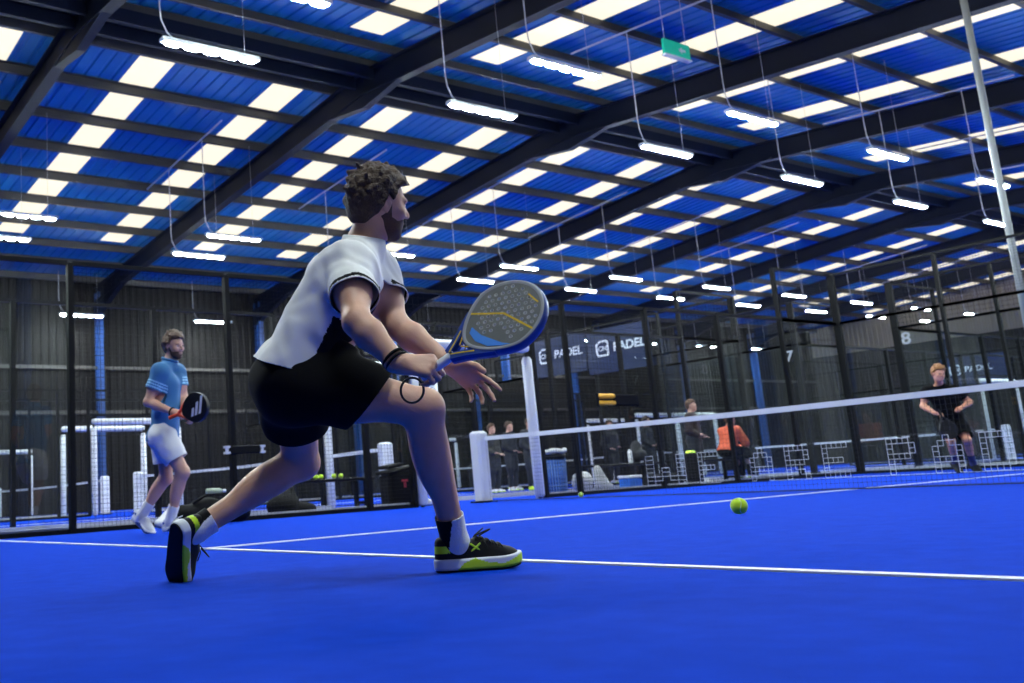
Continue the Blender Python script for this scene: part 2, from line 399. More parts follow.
def side(cx, y, outw, lab_a, lab_b, lab_h, pitch, wr):
    # end nearer x- : glass corner then mesh, up to the gate
    fence(lab_a, (cx, y, 0), (1, 0, 0), (0, outw, 0), [(-10, -8, 'glass', 0, 3), (-10, -8, 'mesh', 3, 4), (-8, -6, 'glass', 0, 3), (-6, -4, 'mesh', 0, 3), (-4, -2, 'mesh', 0, 3), (-2, -1.25, 'mesh', 0, 3)], pitch, wr)
    fence(lab_b, (cx, y, 0), (1, 0, 0), (0, outw, 0), [(1.25, 2, 'mesh', 0, 3), (2, 4, 'mesh', 0, 3), (4, 6, 'mesh', 0, 3), (6, 8, 'glass', 0, 3), (8, 10, 'glass', 0, 3), (8, 10, 'mesh', 3, 4)], pitch, wr)
    t = thing('fence_header', (cx, y, 2.9), lab_h, 'fence')
    mb = MB(); mb.box((cx, y, 3.0), (2.44, .05, .05)); build(mb, 'rail', M_BLACK, t)
    mb = MB(); mb.box((cx, y, 2.4), (2.44, .05, .05)); build(mb, 'rail', M_BLACK, t)
    mb = MB()
    for i in range(1, 24): mb.tube([(cx-1.22+2.44*i/24, y, 2.4), (cx-1.22+2.44*i/24, y, 3.0)], wr, 3, caps=False)
    for k in range(1, 6): mb.tube([(cx-1.22, y, 2.4+.1*k), (cx+1.22, y, 2.4+.1*k)], wr, 3, caps=False)
    build(mb, 'mesh_panel', M_WIRE, t)
def back(x, cy, outw, label, pitch, wr):
    fence(label, (x, cy, 0), (0, 1, 0), (outw, 0, 0), [p for s, e in ((-4.93, -3), (-3, -1), (-1, 1), (1, 3), (3, 4.93)) for p in ((s, e, 'glass', 0, 3), (s, e, 'mesh', 3, 4))], pitch, wr)
def gate(cx, y, label):
    t = thing('padded_gate', (cx, y, 0), label, 'gate')
    for s_ in (-1, 1):
        mb = MB(); x = cx+s_*1.12
        mb.lathe([(.05, .02), (.075, .05), (.078, 1.0), (.075, 2.05), (.05, 2.1)], (x, y, 0), 14); build(mb, 'post_padding', M_PAD, t, smooth=True)
        mb = MB(); mb.tube([(x, y, 0), (x, y, 2.24)], .025, 8); build(mb, 'post', M_BLACK, t)
    R = np.array([[0, 0, 1], [0, 1, 0], [-1, 0, 0]], float)
    mb = MB(); mb.lathe([(.03, -1.16), (.065, -1.14), (.078, -1.08), (.078, 1.08), (.065, 1.14), (.03, 1.16)], (cx, y, 2.24), 14, R=R); build(mb, 'beam_padding', M_PAD, t, smooth=True)
side(0, 5.0, 1, 'black side fence with glass end panel, left of the player in blue', 'black side fence running from the blue bin to the far glass corner', 'mesh strip over the padded gate at the left end of the long net', .05, .0022)
side(0, 7.2, -1, 'black fence of the next court, just beyond the bench aisle at left', 'black fence of the next court, beyond the bench aisle at right', 'mesh strip over the padded gate just beyond the bench aisle', .1, .0028)
side(0, 17.2, 1, 'black fence on the far side of the middle court, left half', 'black fence on the far side of the middle court, right half', 'mesh strip over the padded gate behind the player in blue', .1, .003)
side(0, 19.4, -1, 'black near fence of the farthest court, left half', 'black near fence of the farthest court, right half', 'mesh strip over the padded gate at the near side of the farthest court', .1, .003)
back(10.0, 0, 1, 'nearer black and glass end wall just behind the player in black', .05, .0022)
back(10.0, 12.2, 1, 'end wall of the middle court carrying the two blue banners', .1, .003)
back(10.0, 24.4, 1, 'glass end wall of the farthest court on the left', .1, .003)
back(12.3, 0, -1, 'second glass end wall behind the player in black, carrying the number 8', .1, .003)
back(12.3, 12.2, -1, 'second glass end wall behind the navy banners, carrying the number 7', .1, .003)
back(12.3, 24.4, -1, 'glass end wall of the rear court carrying the number 6', .1, .003)
back(32.3, 0, 1, 'most distant glass end wall at the right', .15, .004)
back(32.3, 12.2, 1, 'most distant glass end wall with the blue banner at right', .15, .004)
for y in (5.0, 7.2):
    o_ = 1 if y == 5.0 else -1
    side(22.3, y, o_, 'black fence of the rear court, distant %s' % ('at right of the aisle' if y == 5.0 else 'at left of the aisle'), 'black fence of the rear court, most distant part %s' % ('at right of the aisle' if y == 5.0 else 'at left of the aisle'), 'distant mesh strip over the small gate %s' % ('right behind the player in black' if y == 5.0 else 'left of the player in black'), .15, .004)
gate(0, 5.0, 'white padded gate straddling the left end of the net')
gate(0, 7.2, 'white padded gate seen between the legs of the player in white')
gate(0, 17.2, 'white padded gate half hidden behind the player in blue')
gate(0, 19.4, 'white padded gate left of the player in blue, behind a black post')
gate(0, 29.3, 'white padded gate farthest away at the left edge')
gate(22.3, 5.0, 'small white padded gate seen right behind the player in black')
gate(22.3, 7.2, 'small white padded gate seen left of the player in black')
gate(22.3, 17.2, 'tiny white padded gate at the right end of the aisle')

# ------------------------------------------------------------------ lamps
def lamp_proto(row_y, z, label):
    x = 0.0; t = thing('pendant_lamp', (x, row_y, z), label, 'lamp', 'LED battens hanging from the roof')
    mb = MB(); mb.rbox((x, row_y, z+.035), (1.7, .15, .07), .012); build(mb, 'housing', M_HOUSE, t)
    for k in range(5):
        mb = MB(); mb.rbox((x-.66+.33*k, row_y, z-.012), (.215, .10, .035), .008); build(mb, 'lens', M_LED, t)
    zr = roof_z(row_y)-.28-z
    mb = MB(); mb.tube([(x-.62, row_y, z+.07), (x-.74, row_y, z+.16), (x-.84, row_y, z+.36), (x-.86, row_y, z+.6), (x-.86, row_y, z+zr)], .011, 6); build(mb, 'cable', M_CABLE, t)
    mb = MB(); mb.tube([(x+.6, row_y, z+.07), (x+.6, row_y, z+zr)], .004, 4); build(mb, 'hanger_wire', M_CABLE, t)
    return t
LX = [-8.4, -2.95, 2.75, 8.15, 13.4, 18.7, 24.0, 29.3, 34.6, 39.9, 45.2]
ROWS = {5.0: 'nearer row over the bench aisle', 7.05: 'farther row over the bench aisle', 16.75: 'nearer row past the middle court', 18.85: 'farther row past the middle court', 28.4: 'last row by the far wall', -4.3: 'row by the near right wall'}
ORD = ['first', 'second', 'third', 'fourth', 'fifth', 'sixth', 'seventh', 'eighth', 'ninth', 'tenth', 'eleventh']
LZ = 7.09
for y, rn in ROWS.items():
    z = min(LZ, roof_z(y)-.6); pr = None
    for i, x in enumerate(LX):
        lab = 'white pendant lamp, %s from the left in the %s' % (ORD[i], rn)
        if pr is None: pr = lamp_proto(y, z, lab); pr.location.x = x
        else: dup(pr, (x, y, z), lab)
for yc in (6.0, 17.8):
    for x in LX:
        y0, y1 = yc-2.2, yc+2.6
        mb = MB(); mb.tube([(x-.86, y0, roof_z(y0)-.3), (x-.86, y1, roof_z(y1)-.3)], .022, 6); struct(build(mb, 'conduit', M_CABLE))

# ------------------------------------------------------------------ organic surfaces (distance fields -> one continuous mesh)
class Field:
    def __init__(s): s.P = []
    def cone(s, a, b, ra, rb=None, k=0.02, op=1):
        a = np.asarray(a, float); b = np.asarray(b, float); rb = ra if rb is None else rb
        s.P.append(('c', a, b, ra, rb, k, op, (a+b)/2, np.linalg.norm(a-b)/2+max(ra, rb))); return s
    def ell(s, c, r, R=None, k=0.02, op=1):
        c = np.asarray(c, float); r = np.asarray(r if hasattr(r, '__len__') else (r, r, r), float)
        s.P.append(('e', c, r, R, 0, k, op, c, float(r.max()))); return s
    def grow(s, other): s.P += other.P; return s
    def bounds(s, pad=0.03):
        lo = np.min([p[7]-p[8] for p in s.P if p[6] > 0], 0)-pad; hi = np.max([p[7]+p[8] for p in s.P if p[6] > 0], 0)+pad
        return lo, hi
    def __call__(s, X):
        D = np.full(len(X), 1.0)
        for p in s.P:
            q = X-p[7]; near = (q*q).sum(1) < (p[8]+0.14)**2
            if not near.any(): continue
            Y = X[near]
            if p[0] == 'c':
                a, b, ra, rb = p[1:5]; ba = b-a; pa = Y-a
                h = np.clip((pa@ba)/(ba@ba+1e-12), 0, 1)
                d = np.linalg.norm(pa-h[:, None]*ba, axis=1)-(ra+(rb-ra)*h)
            else:
                c, r, R = p[1:4]; q = Y-c
                if R is not None: q = q@R
                k0 = np.linalg.norm(q/r, axis=1); k1 = np.linalg.norm(q/(r*r), axis=1)+1e-9
                d = k0*(k0-1)/k1
            k = p[5]; o = D[near]
            if p[6] > 0:
                h = np.maximum(k-np.abs(o-d), 0)/k; D[near] = np.minimum(o, d)-h*h*k*0.25
            else:
                h = np.maximum(k-np.abs(o+d), 0)/k; D[near] = np.maximum(o, -d)+h*h*k*0.25
        return D
def surface(fn, lo, hi, h):
    """surface nets on a sparse grid -> V, F"""
    lo = np.asarray(lo, float); B = 8
    n = np.ceil((np.asarray(hi)-lo)/h/B).astype(int)*B; nb = n//B
    ci = np.stack(np.meshgrid(*[np.arange(k) for k in nb], indexing='ij'), -1).reshape(-1, 3)
    cv = fn(lo+(ci*B+B/2)*h)
    G = np.repeat(np.repeat(np.repeat(cv.reshape(nb), B, 0), B, 1), B, 2).astype(np.float32)
    G = np.pad(G, ((0, 1),)*3, mode='edge')
    near = ci[np.abs(cv) < B*h*0.5*1.75+0.03]
    g = np.stack(np.meshgrid(*[np.arange(B+1)]*3, indexing='ij'), -1).reshape(-1, 3)
    for s0 in range(0, len(near), 2000):
        idx = (near[s0:s0+2000, None, :]*B+g[None]).reshape(-1, 3)
        G[idx[:, 0], idx[:, 1], idx[:, 2]] = fn(lo+idx*h)
    S = G < 0
    c = [S[i:S.shape[0]-1+i, j:S.shape[1]-1+j, k:S.shape[2]-1+k] for i in (0, 1) for j in (0, 1) for k in (0, 1)]
    tot = sum(x.astype(np.int8) for x in c); act = np.argwhere((tot > 0) & (tot < 8))
    ids = np.full(tot.shape, -1, np.int64); ids[act[:, 0], act[:, 1], act[:, 2]] = np.arange(len(act))
    acc = np.zeros((len(act), 3)); cnt = np.zeros(len(act))
    cor = np.array([(i, j, k) for i in (0, 1) for j in (0, 1) for k in (0, 1)])
    val = np.stack([G[act[:, 0]+q[0], act[:, 1]+q[1], act[:, 2]+q[2]] for q in cor], 1)
    for a in range(8):
        for b in range(a+1, 8):
            if np.abs(cor[a]-cor[b]).sum() != 1: continue
            va, vb = val[:, a], val[:, b]; mk = (va < 0) != (vb < 0)
            t = va[mk]/(va[mk]-vb[mk]); acc[mk] += cor[a]+(cor[b]-cor[a])*t[:, None]; cnt[mk] += 1
    V = lo+(act+acc/cnt[:, None])*h
    F = []
    for ax in range(3):
        u_, v_ = [(1, 2), (2, 0), (0, 1)][ax]
        sl0 = [slice(None)]*3; sl1 = [slice(None)]*3; sl0[ax] = slice(0, -1); sl1[ax] = slice(1, None)
        A = S[tuple(sl0)]; C = S[tuple(sl1)]; e = np.argwhere(A != C)
        e = e[(e[:, u_] > 0) & (e[:, v_] > 0) & (e[:, u_] < n[u_]) & (e[:, v_] < n[v_])]
        inside = A[e[:, 0], e[:, 1], e[:, 2]]
        du = np.zeros(3, int); du[u_] = 1; dv = np.zeros(3, int); dv[v_] = 1
        q = [e, e-du, e-du-dv, e-dv]; q = np.stack([ids[x[:, 0], x[:, 1], x[:, 2]] for x in q], 1)
        ok = (q >= 0).all(1); q = q[ok]; inside = inside[ok]
        q[~inside] = q[~inside][:, ::-1]; F.append(q)
    return V, np.concatenate(F)
def relax(V, F, it=1, lam=.5):
    E = np.concatenate([F[:, [0, 1]], F[:, [1, 2]], F[:, [2, 3]], F[:, [3, 0]]])
    for _ in range(it):
        A = np.zeros_like(V); n_ = np.zeros(len(V))
        np.add.at(A, E[:, 0], V[E[:, 1]]); np.add.at(A, E[:, 1], V[E[:, 0]]); np.add.at(n_, E[:, 0], 1); np.add.at(n_, E[:, 1], 1)
        V = V+lam*(A/np.maximum(n_, 1)[:, None]-V)
    return V
def hem(V, F, cuts):
    """cuts: (point, normal, radius): remove what lies past the plane near the point, leaving a clean edge"""
    for p, nn, rad in cuts:
        p = np.asarray(p, float); nn = unit(nn); d = (V-p)@nn; q = V-p-np.outer(d, nn)
        inr = (np.linalg.norm(q, axis=1) < rad) & (d < rad*1.5); out = (d > 0) & inr
        cntr = out[F].sum(1); keep = cntr < F.shape[1]
        F = F[keep]; used = np.unique(F); mv = np.zeros(len(V), bool); mv[used] = True; mv &= out
        V = V.copy(); V[mv] -= np.outer(d[mv], nn)
    used = np.unique(F); mp = np.full(len(V), -1); mp[used] = np.arange(len(used))
    return V[used], mp[F]
def wrinkle(X, sc, seed, n=5, aniso=(1, 1, 1)):
    r = np.random.default_rng(seed); o = np.zeros(len(X))
    for i in range(n):
        k = r.normal(size=3)*np.asarray(aniso)*sc; o += np.sin(X@k+r.uniform(0, 6.28)+1.3*np.sin(X@(r.normal(size=3)*sc*.45)))
    return o/n
def lerp(a, b, t): return np.asarray(a, float)*(1-t)+np.asarray(b, float)*t

FINGERS = [(.090, .030, (.044, .026, .021), .0088), (.094, .010, (.049, .030, .022), .0090), (.090, -.011, (.045, .027, .021), .0086), (.082, -.030, (.035, .021, .018), .0076)]
def hand(fd, wrist, X, Zd, rad_sign, curls, thumb, spread=0.0, s=1.0):
    """X: towards the fingers, Zd: back of the hand, rad_sign: which side the thumb is on (+1 = Zd x X)"""
    R = frame(X, Zd); R = R.copy(); R[:, 1] *= rad_sign
    w = np.asarray(wrist, float); P = lambda p: w+R@(np.asarray(p, float)*s)
    fd.cone(P((-.02, 0, 0)), P((.02, 0, 0)), .024*s, .026*s, k=.02)
    for x, y, ph, r in FINGERS: fd.cone(P((.02, y*.55, 0)), P((x, y, 0)), .0155*s, .0125*s, k=.014)
    tips = []
    for i, (x, y, ph, r) in enumerate(FINGERS):
        p = np.array([x, y, 0.0]); ang = 0; sp = spread*(1.2-i*.8)
        for j, L in enumerate(ph):
            ang += curls[i][j]
            q = p+L*np.array([math.cos(ang)*math.cos(sp), math.cos(ang)*math.sin(sp), -math.sin(ang)])
            fd.cone(P(p), P(q), r*s*(1.08-.1*j), r*s*(.98-.12*j), k=.005); p = q
        tips.append(P(p))
    pts = [np.array(t) for t in thumb]
    fd.cone(P((.02, .016, -.006)), P(pts[0]), .018*s, .0135*s, k=.016)
    for j in range(len(pts)-1): fd.cone(P(pts[j]), P(pts[j+1]), (.0125-.001*j)*s, (.0112-.0012*j)*s, k=.006)
    return tips
THUMB_OPEN = [(.045, .042, -.008), (.072, .060, -.012), (.095, .070, -.014)]
THUMB_GRIP = [(.050, .036, -.026), (.075, .030, -.046), (.092, .012, -.054)]
GRIP = [(.95, 1.2, .7), (1.0, 1.2, .7), (1.05, 1.2, .7), (1.1, 1.2, .7)]
RELAX = [(.2, .3, .2), (.25, .35, .25), (.3, .4, .25), (.35, .45, .3)]

def head_field(c, fwd, up, s=1.0, beard=0.0, k=.02):
    R = frame(fwd, up); c = np.asarray(c, float); P = lambda p: c+R@(np.asarray(p, float)*s)
    f = Field(); S = lambda r: np.asarray(r, float)*s
    f.ell(P((-.014, 0, .030)), S((.098, .077, .088)), R, k=.02)
    f.ell(P((.028, 0, -.028)), S((.068, .061, .085)), R, k=.03)
    f.ell(P((.040, 0, -.078)), S((.048, .050, .036)), R, k=.03)
    f.ell(P((.074, 0, -.100)), S((.020, .022, .017)), R, k=.02)
    f.cone(P((.082, -.034, .022)), P((.082, .034, .022)), .011*s, k=.018)
    for y in (-1, 1):
        f.ell(P((.064, y*.040, -.022)), S((.026, .022, .022)), R, k=.02)
        f.ell(P((.101, y*.031, .004)), S((.016, .017, .011)), R, k=.012, op=-1)
    f.cone(P((.090, 0, .014)), P((.114, 0, -.024)), .0075*s, .0115*s, k=.010)
    for y in (-1, 1): f.ell(P((.099, y*.012, -.029)), S((.011, .008, .008)), R, k=.006)
    f.ell(P((.093, 0, -.057)), S((.010, .023, .0065)), R, k=.006)
    f.ell(P((.090, 0, -.069)), S((.010, .020, .0075)), R, k=.006)
    for y in (-1, 1):
        e = R@np.array([[.94, 0, -.34], [0, 1, 0], [.34, 0, .94]])
        f.ell(P((-.006, y*.077, -.004)), S((.019, .011, .032)), e, k=.008)
        f.ell(P((-.002, y*.088, -.002)), S((.010, .006, .019)), e, k=.006, op=-1)
    return f, R, P

def body_field(j, head, s=1.0, girth=1.0):
    """j: dict of joints in world space. Torso, limbs and neck as one field."""
    f = Field(); g = girth*s
    hl, hr, sl, sr, nk = j['hipL'], j['hipR'], j['shoL'], j['shoR'], j['neck']
    hc = (hl+hr)/2; sc = (sl+sr)/2; lh = unit(hl-hr); ls = unit(sl-sr); up = unit(nk-hc); fw = unit(np.cross(lerp(lh, ls, .5), up))
    waist = lerp(hc, nk, .36)+fw*.01; chest = lerp(hc, nk, .70)+fw*.015; lm = unit(lh+ls)
    for q in (1, -1):
        hp = hl if q > 0 else hr; sh = sl if q > 0 else sr
        f.cone(lerp(hc, hp, .62)+up*.01, waist+lm*q*.058*g, .108*g, .092*g, k=.05)
        f.cone(waist+lm*q*.058*g, chest+ls*q*.082*g, .092*g, .108*g, k=.05)
        f.cone(chest+ls*q*.075*g, lerp(sc, sh, .72)-up*.01, .100*g, .062*g, k=.04)
        f.cone(nk-fw*.005, lerp(sc, sh, .85), .05*g, .05*g, k=.04)
        f.ell(lerp(hc, hp, .7)-fw*.035*g-up*.03, (.080*g,)*3, k=.06)
    f.cone(nk-up*.03, lerp(nk, j['headbase'], 1.0), .055*s, .053*s, k=.03)
    for q in 'LR':
        fwl = unit(np.cross(unit(j['hipL']-j['hipR']), unit(j['hip'+q]-j['knee'+q])))
        h_, kn, an = j['hip'+q], j['knee'+q], j['ank'+q]
        f.cone(h_, kn, .094*g, .060*g, k=.04); f.ell(lerp(h_, kn, .38), (.088*g, .088*g, .088*g), k=.06)
        f.ell(kn, (.060*g,)*3, k=.02)
        t = unit(an-kn); kf = unit((kn-lerp(h_, an, .5))-t*((kn-lerp(h_, an, .5))@t)) if np.linalg.norm(np.cross(unit(kn-h_), t)) > .12 else unit(np.cross(lh, up))
        f.cone(kn, an, .055*g, .036*g, k=.03)
        mid = lerp(kn, an, .30)-kf*.022*g; e = frame(t, kf)
        f.ell(mid, (.140*g, .056*g, .052*g), e, k=.04)
        f.ell(an, (.038*g,)*3, k=.02)
        s_, el, wr = j['sho'+q], j['elb'+q], j['wri'+q]
        f.ell(s_, (.064*g,)*3, k=.03)
        f.cone(s_, el, .052*g, .043*g, k=.03); f.ell(lerp(s_, el, .5), (.053*g,)*3, k=.05)
        f.cone(el, lerp(el, wr, .3), .042*g, .046*g, k=.02); f.cone(lerp(el, wr, .3), wr, .045*g, .027*g, k=.02)
    return f, fw, up, lm
def torso_field(j, inf, s=1.0, girth=1.0, sleeves=.72, drop=.0, loose=.0):
    f = Field(); g = girth*s
    hl, hr, sl, sr, nk = j['hipL'], j['hipR'], j['shoL'], j['shoR'], j['neck']
    hc = (hl+hr)/2; sc = (sl+sr)/2; lh = unit(hl-hr); ls = unit(sl-sr); up = unit(nk-hc); fw = unit(np.cross(lerp(lh, ls, .5), up))
    waist = lerp(hc, nk, .36)+fw*.01; chest = lerp(hc, nk, .70)+fw*.015; lm = unit(lh+ls)
    for q in (1, -1):
        hp = hl if q > 0 else hr; sh = sl if q > 0 else sr
        f.cone(lerp(hc, hp, .66)-up*drop-fw*loose, waist+lm*q*.058*g-fw*loose*.8, .110*g+inf+.01, .096*g+inf, k=.06)
        f.cone(waist+lm*q*.058*g-fw*loose*.8, chest+ls*q*.082*g, .096*g+inf, .109*g+inf, k=.05)
        f.cone(chest+ls*q*.075*g, lerp(sc, sh, .72)-up*.01, .100*g+inf, .062*g+inf, k=.04)
        f.cone(nk-fw*.005-up*.015, lerp(sc, sh, .85), .05*g+inf*.8, .05*g+inf*.8, k=.04)
        f.ell(lerp(hc, hp, .6)-fw*.040*g-up*.03, (.084*g+inf,)*3, k=.08)
    f.cone(nk-up*.03, nk+(j['headbase']-nk)*.6, .062*s+inf*.5, .056*s+inf*.4, k=.02)
    for q in 'LR':
        s_, el = j['sho'+q], j['elb'+q]
        f.ell(s_, (.066*g+inf,)*3, k=.03); f.cone(s_, lerp(s_, el, sleeves), .056*g+inf, .055*g+inf*1.4, k=.03)
    return f
def shorts_field(j, inf, s=1.0, girth=1.0, leg=.75, flare=.012):
    f = Field(); g = girth*s
    hl, hr, nk = j['hipL'], j['hipR'], j['neck']; hc = (hl+hr)/2; lh = unit(hl-hr); up = unit(nk-hc); fw = unit(np.cross(lh, up)); waist = lerp(hc, nk, .30)+fw*.01
    for q in (1, -1):
        hp = hl if q > 0 else hr
        f.cone(lerp(hc, hp, .62), waist+lh*q*.058*g, .110*g+inf, .096*g+inf*.6, k=.05)
        f.ell(lerp(hc, hp, .55)-fw*.030*g-up*.02, (.084*g+inf,)*3, k=.10)
    for q in 'LR':
        h_, kn = j['hip'+q], j['knee'+q]
        f.cone(h_, lerp(h_, kn, leg), .097*g+inf, .080*g+inf+flare, k=.05); f.ell(lerp(h_, kn, .38), (.090*g+inf,)*3, k=.06)
    return f

# --- shoes: local frame x = toe, y = left, z = up, origin under the ankle on the sole
def shoe(parent, ankle_ground, toe_dir, up_dir, L, cols, h=.005, flex=0.0, side=1, detail=True):
    """cols = (upper, midsole, outsole, accent)"""
    R = frame(toe_dir, up_dir); o = np.asarray(ankle_ground, float); k = L/.30
    def out2(x, y, e=0.0):
        x = x/k; y = y/k
        c = 0.006*side*np.clip((x)/.1, -1, 1)
        yy = y+c*np.clip(x/.15, -.3, 1)
        t = np.clip((x+.045)/.2, 0, 1); xa = np.clip(x, -.045, .155); r = .036+(.049-.036)*t
        d1 = np.hypot(x-xa, yy)-r
        xb = np.clip(x, .155, .185); d2 = np.hypot(x-xb, yy+.004*side)-.042
        hh = np.maximum(.03-np.abs(d1-d2), 0)/.03
        return (np.minimum(d1, d2)-hh*hh*.03*.25)*k-e
    def bend(X):
        q = X.copy()
        if flex:
            m_ = q[:, 0] > .11*k; a = q[m_, 0]-.11*k; q[m_, 2] = q[m_, 2]-flex*a*a*4.0
        toe = np.clip((q[:, 0]-.13*k)/(.1*k), 0, 1); q[:, 2] = q[:, 2]-.014*k*toe*toe
        return q
    def slab(z0, z1, e, rr):
        def fn(W):
            X = bend((W-o)@R); d = out2(X[:, 0], X[:, 1], e); zz = np.abs(X[:, 2]-(z0+z1)/2)-(z1-z0)/2
            a = np.maximum(d+rr, 0); b_ = np.maximum(zz+rr, 0)
            return np.minimum(np.maximum(d+rr, zz+rr), 0)+np.hypot(a, b_)-rr
        return fn
    def upper(W):
        X = bend((W-o)@R); x = X[:, 0]/k; z = X[:, 2]
        top = np.interp(x, [-.10, -.05, .03, .08, .14, .19, .24], [.128, .120, .104, .116, .090, .070, .042])*k
        d = out2(X[:, 0], X[:, 1], .001)+np.maximum(z-.03*k, 0)*.42*np.interp(x, [-.1, 0, .1, .25], [.12, .14, .60, .62])
        d = np.maximum(d, .02*k-z); t = z-top
        hh = np.maximum(.03-np.abs(d-t), 0)/.03
        return np.maximum(d, t)+hh*hh*.03*.25
    cs = [o+R@np.array([sx*.15*k+.07*k, sy*.07*k, sz*.17*k-.01]) for sx in (-1, 1) for sy in (-1, 1) for sz in (0, 1)]
    lo = np.min(cs, 0)-.04; hi = np.max(cs, 0)+.04
    V, F = surface(upper, lo, hi, h); V = relax(V, F, 1, .4)
    X = bend((V-o)@R)/k; C = X[F].mean(1); mi = np.zeros(len(F), int)
    mi[(C[:, 0] < -.035) & (C[:, 2] > .066) & (C[:, 2] < .088)] = 3
    up = mesh_obj('shoe', V, F, list(cols), parent, smooth=True, mi=mi)
    V, F = surface(slab(.006*k, .047*k, .004*k, .009), lo, hi, h); X = bend((V-o)@R)/k; C = X[F].mean(1); mi = np.full(len(F), 1)
    wv = np.interp(C[:, 0], [-.02, .01, .05, .09, .15, .22], [.0, .030, .046, .030, .022, .040])
    mi[(C[:, 2] < wv) & (C[:, 0] > -.02)] = 3
    mesh_obj('midsole', V, F, list(cols), up, smooth=True, mi=mi)
    V, F = surface(slab(0.0, .010*k, .0, .004), lo, hi, h); mesh_obj('outsole', V, F, [cols[2]], up, smooth=True)
    if detail:
        mb = MB(); zt = lambda x: np.interp(x, [.03, .08, .14, .19], [.108, .112, .088, .070])
        for i in range(5):
            x = .062+.020*i; w_ = .024+.002*i
            for sg in (-1, 1):
                a = np.array([x, -w_*sg, zt(x)-.007]); b_ = np.array([x+.012, w_*sg, zt(x+.012)-.007]); mid = np.array([x+.006, 0, zt(x+.006)+.006])
                mb.tube([o+R@(q*k) for q in (a, lerp(a, mid, .6)+[0, 0, .003], mid, lerp(b_, mid, .6)+[0, 0, .003], b_)], .0026*k, 5)
        for sg in (-1, 1):
            t = np.linspace(0, 1, 12); pts = [(.066+.040*math.sin(PI*q)+.01*q, sg*(.006+.040*math.sin(PI*q*.9)), .118+.022*math.sin(PI*q)) for q in t]
            mb.tube([o+R@(np.array(p)*k) for p in pts], .0024*k, 5)
            mb.tube([o+R@(np.array(p)*k) for p in [(.066, sg*.004, .118), (.085, sg*.03, .108), (.095, sg*.050, .078)]], .0024*k, 5)
        build(mb, 'laces', cols[0], up, smooth=True)
    return up, R, o, k
M_SKIN = mat('skin', (0.56, 0.31, 0.21), 0.5, noise=(14, 0.10), bump=(90, 0.12, 0.004), spec=0.35, sss=0.12)
M_SKIN2 = mat('fair_skin', (0.56, 0.31, 0.22), 0.5, noise=(14, 0.08), spec=0.35, sss=0.1)
M_HAIRB = mat('brown_hair', (0.052, 0.028, 0.014), 0.6, noise=(60, 0.5), bump=(150, 0.9, 0.01))
M_HAIRM = mat('mid_brown_hair', (0.085, 0.042, 0.020), 0.6, noise=(60, 0.4), bump=(150, 0.8, 0.01))
M_HAIRG = mat('ginger_blond_hair', (0.28, 0.12, 0.035), 0.6, noise=(60, 0.4), bump=(150, 0.8, 0.01))
M_BEARD = mat('stubble_beard', (0.075, 0.038, 0.024), 0.8, noise=(180, 0.5), bump=(300, 0.8, 0.004))
M_WHITE = mat('white_cloth', (0.68, 0.68, 0.67), 0.85, bump=(260, 0.15, 0.003), sheen=0.1)
M_BLK = mat('black_cloth', (0.0035, 0.0035, 0.004), 0.9, bump=(200, 0.2, 0.003), spec=0.1)
M_BLKT = mat('black_trim', (0.004, 0.004, 0.005), 0.8, spec=0.15)
M_BLUE = mat('blue_polo_cloth', (0.035, 0.15, 0.33), 0.8, noise=(3, 0.15), bump=(200, 0.2, 0.003))
M_LBLUE = mat('light_blue_stripe', (0.22, 0.48, 0.72), 0.8)
M_LIME = mat('lime_accent', (0.55, 0.78, 0.02), 0.45)
M_SHOEB = mat('black_shoe_mesh', (0.006, 0.0065, 0.007), 0.65, bump=(300, 0.4, 0.004), spec=0.2)
M_RUB = mat('black_rubber', (0.007, 0.007, 0.008), 0.7, spec=0.2)
M_MIDW = mat('white_foam', (0.72, 0.74, 0.76), 0.6)
M_SOCKW = mat('white_sock', (0.74, 0.74, 0.74), 0.9, bump=(160, 0.5, 0.004))
M_EYE = mat('eye_white', (0.40, 0.37, 0.35), 0.4); M_IRIS = mat('dark_iris', (0.03, 0.02, 0.015), 0.15)
M_LIP = mat('lip', (0.42, 0.15, 0.12), 0.5)

def make_hair(root, c, fwd, up, s, mt, seed, h, top=.022, curl=.010, front=.072, nape=-.075, name='hair'):
    R = frame(fwd, up); c = np.asarray(c, float); f = Field(); P = lambda p: c+R@(np.asarray(p, float)*s); rg = np.random.default_rng(seed)
    f.ell(P((-.016, 0, .030)), np.array((.106, .084, .093))*s, R, k=.02)
    f.ell(P((.022, 0, .062+top*.4)), np.array((.074, .068, .058+top*.5))*s, R, k=.03)
    f.ell(P((-.052, 0, -.015)), np.array((.064, .070, .075))*s, R, k=.03)
    if curl:
        for i in range(520):
            d = unit(rg.normal(size=3)); q = np.array((-.012, 0, .036))+d*np.array((.104, .082, .092+top*.6))
            if q[2] < nape+.02: continue
            a = q+rg.normal(size=3)*.010
            f.cone(P(q), P(a+d*curl*rg.uniform(.1, .7)), .0075*s*rg.uniform(.7, 1.0), .0065*s, k=.014*s)
    def fn(W):
        X = (W-c)@R/s; d = f(W)+.0025*s*wrinkle(W/s, 120, seed, 7)
        zmin = np.interp(X[:, 0], [-.11, -.06, -.025, -.004, .020, .030, .050, front+.02], [nape, nape-.005, -.040, .036, .012, .050, .074, .082])
        side_ = np.clip((np.abs(X[:, 1])-.045)/.03, 0, 1)
        zf = np.interp(X[:, 0], [-.11, -.06, .03, front+.02], [nape, nape-.005, .060, .080])
        return np.maximum(d, (zf*(1-side_)+zmin*side_-X[:, 2])*s*.8)
    lo, hi = f.bounds(.02); V, F = surface(fn, lo, hi, h); V = relax(V, F, 1, .3)
    return mesh_obj(name, V, F, [mt], root, smooth=True)
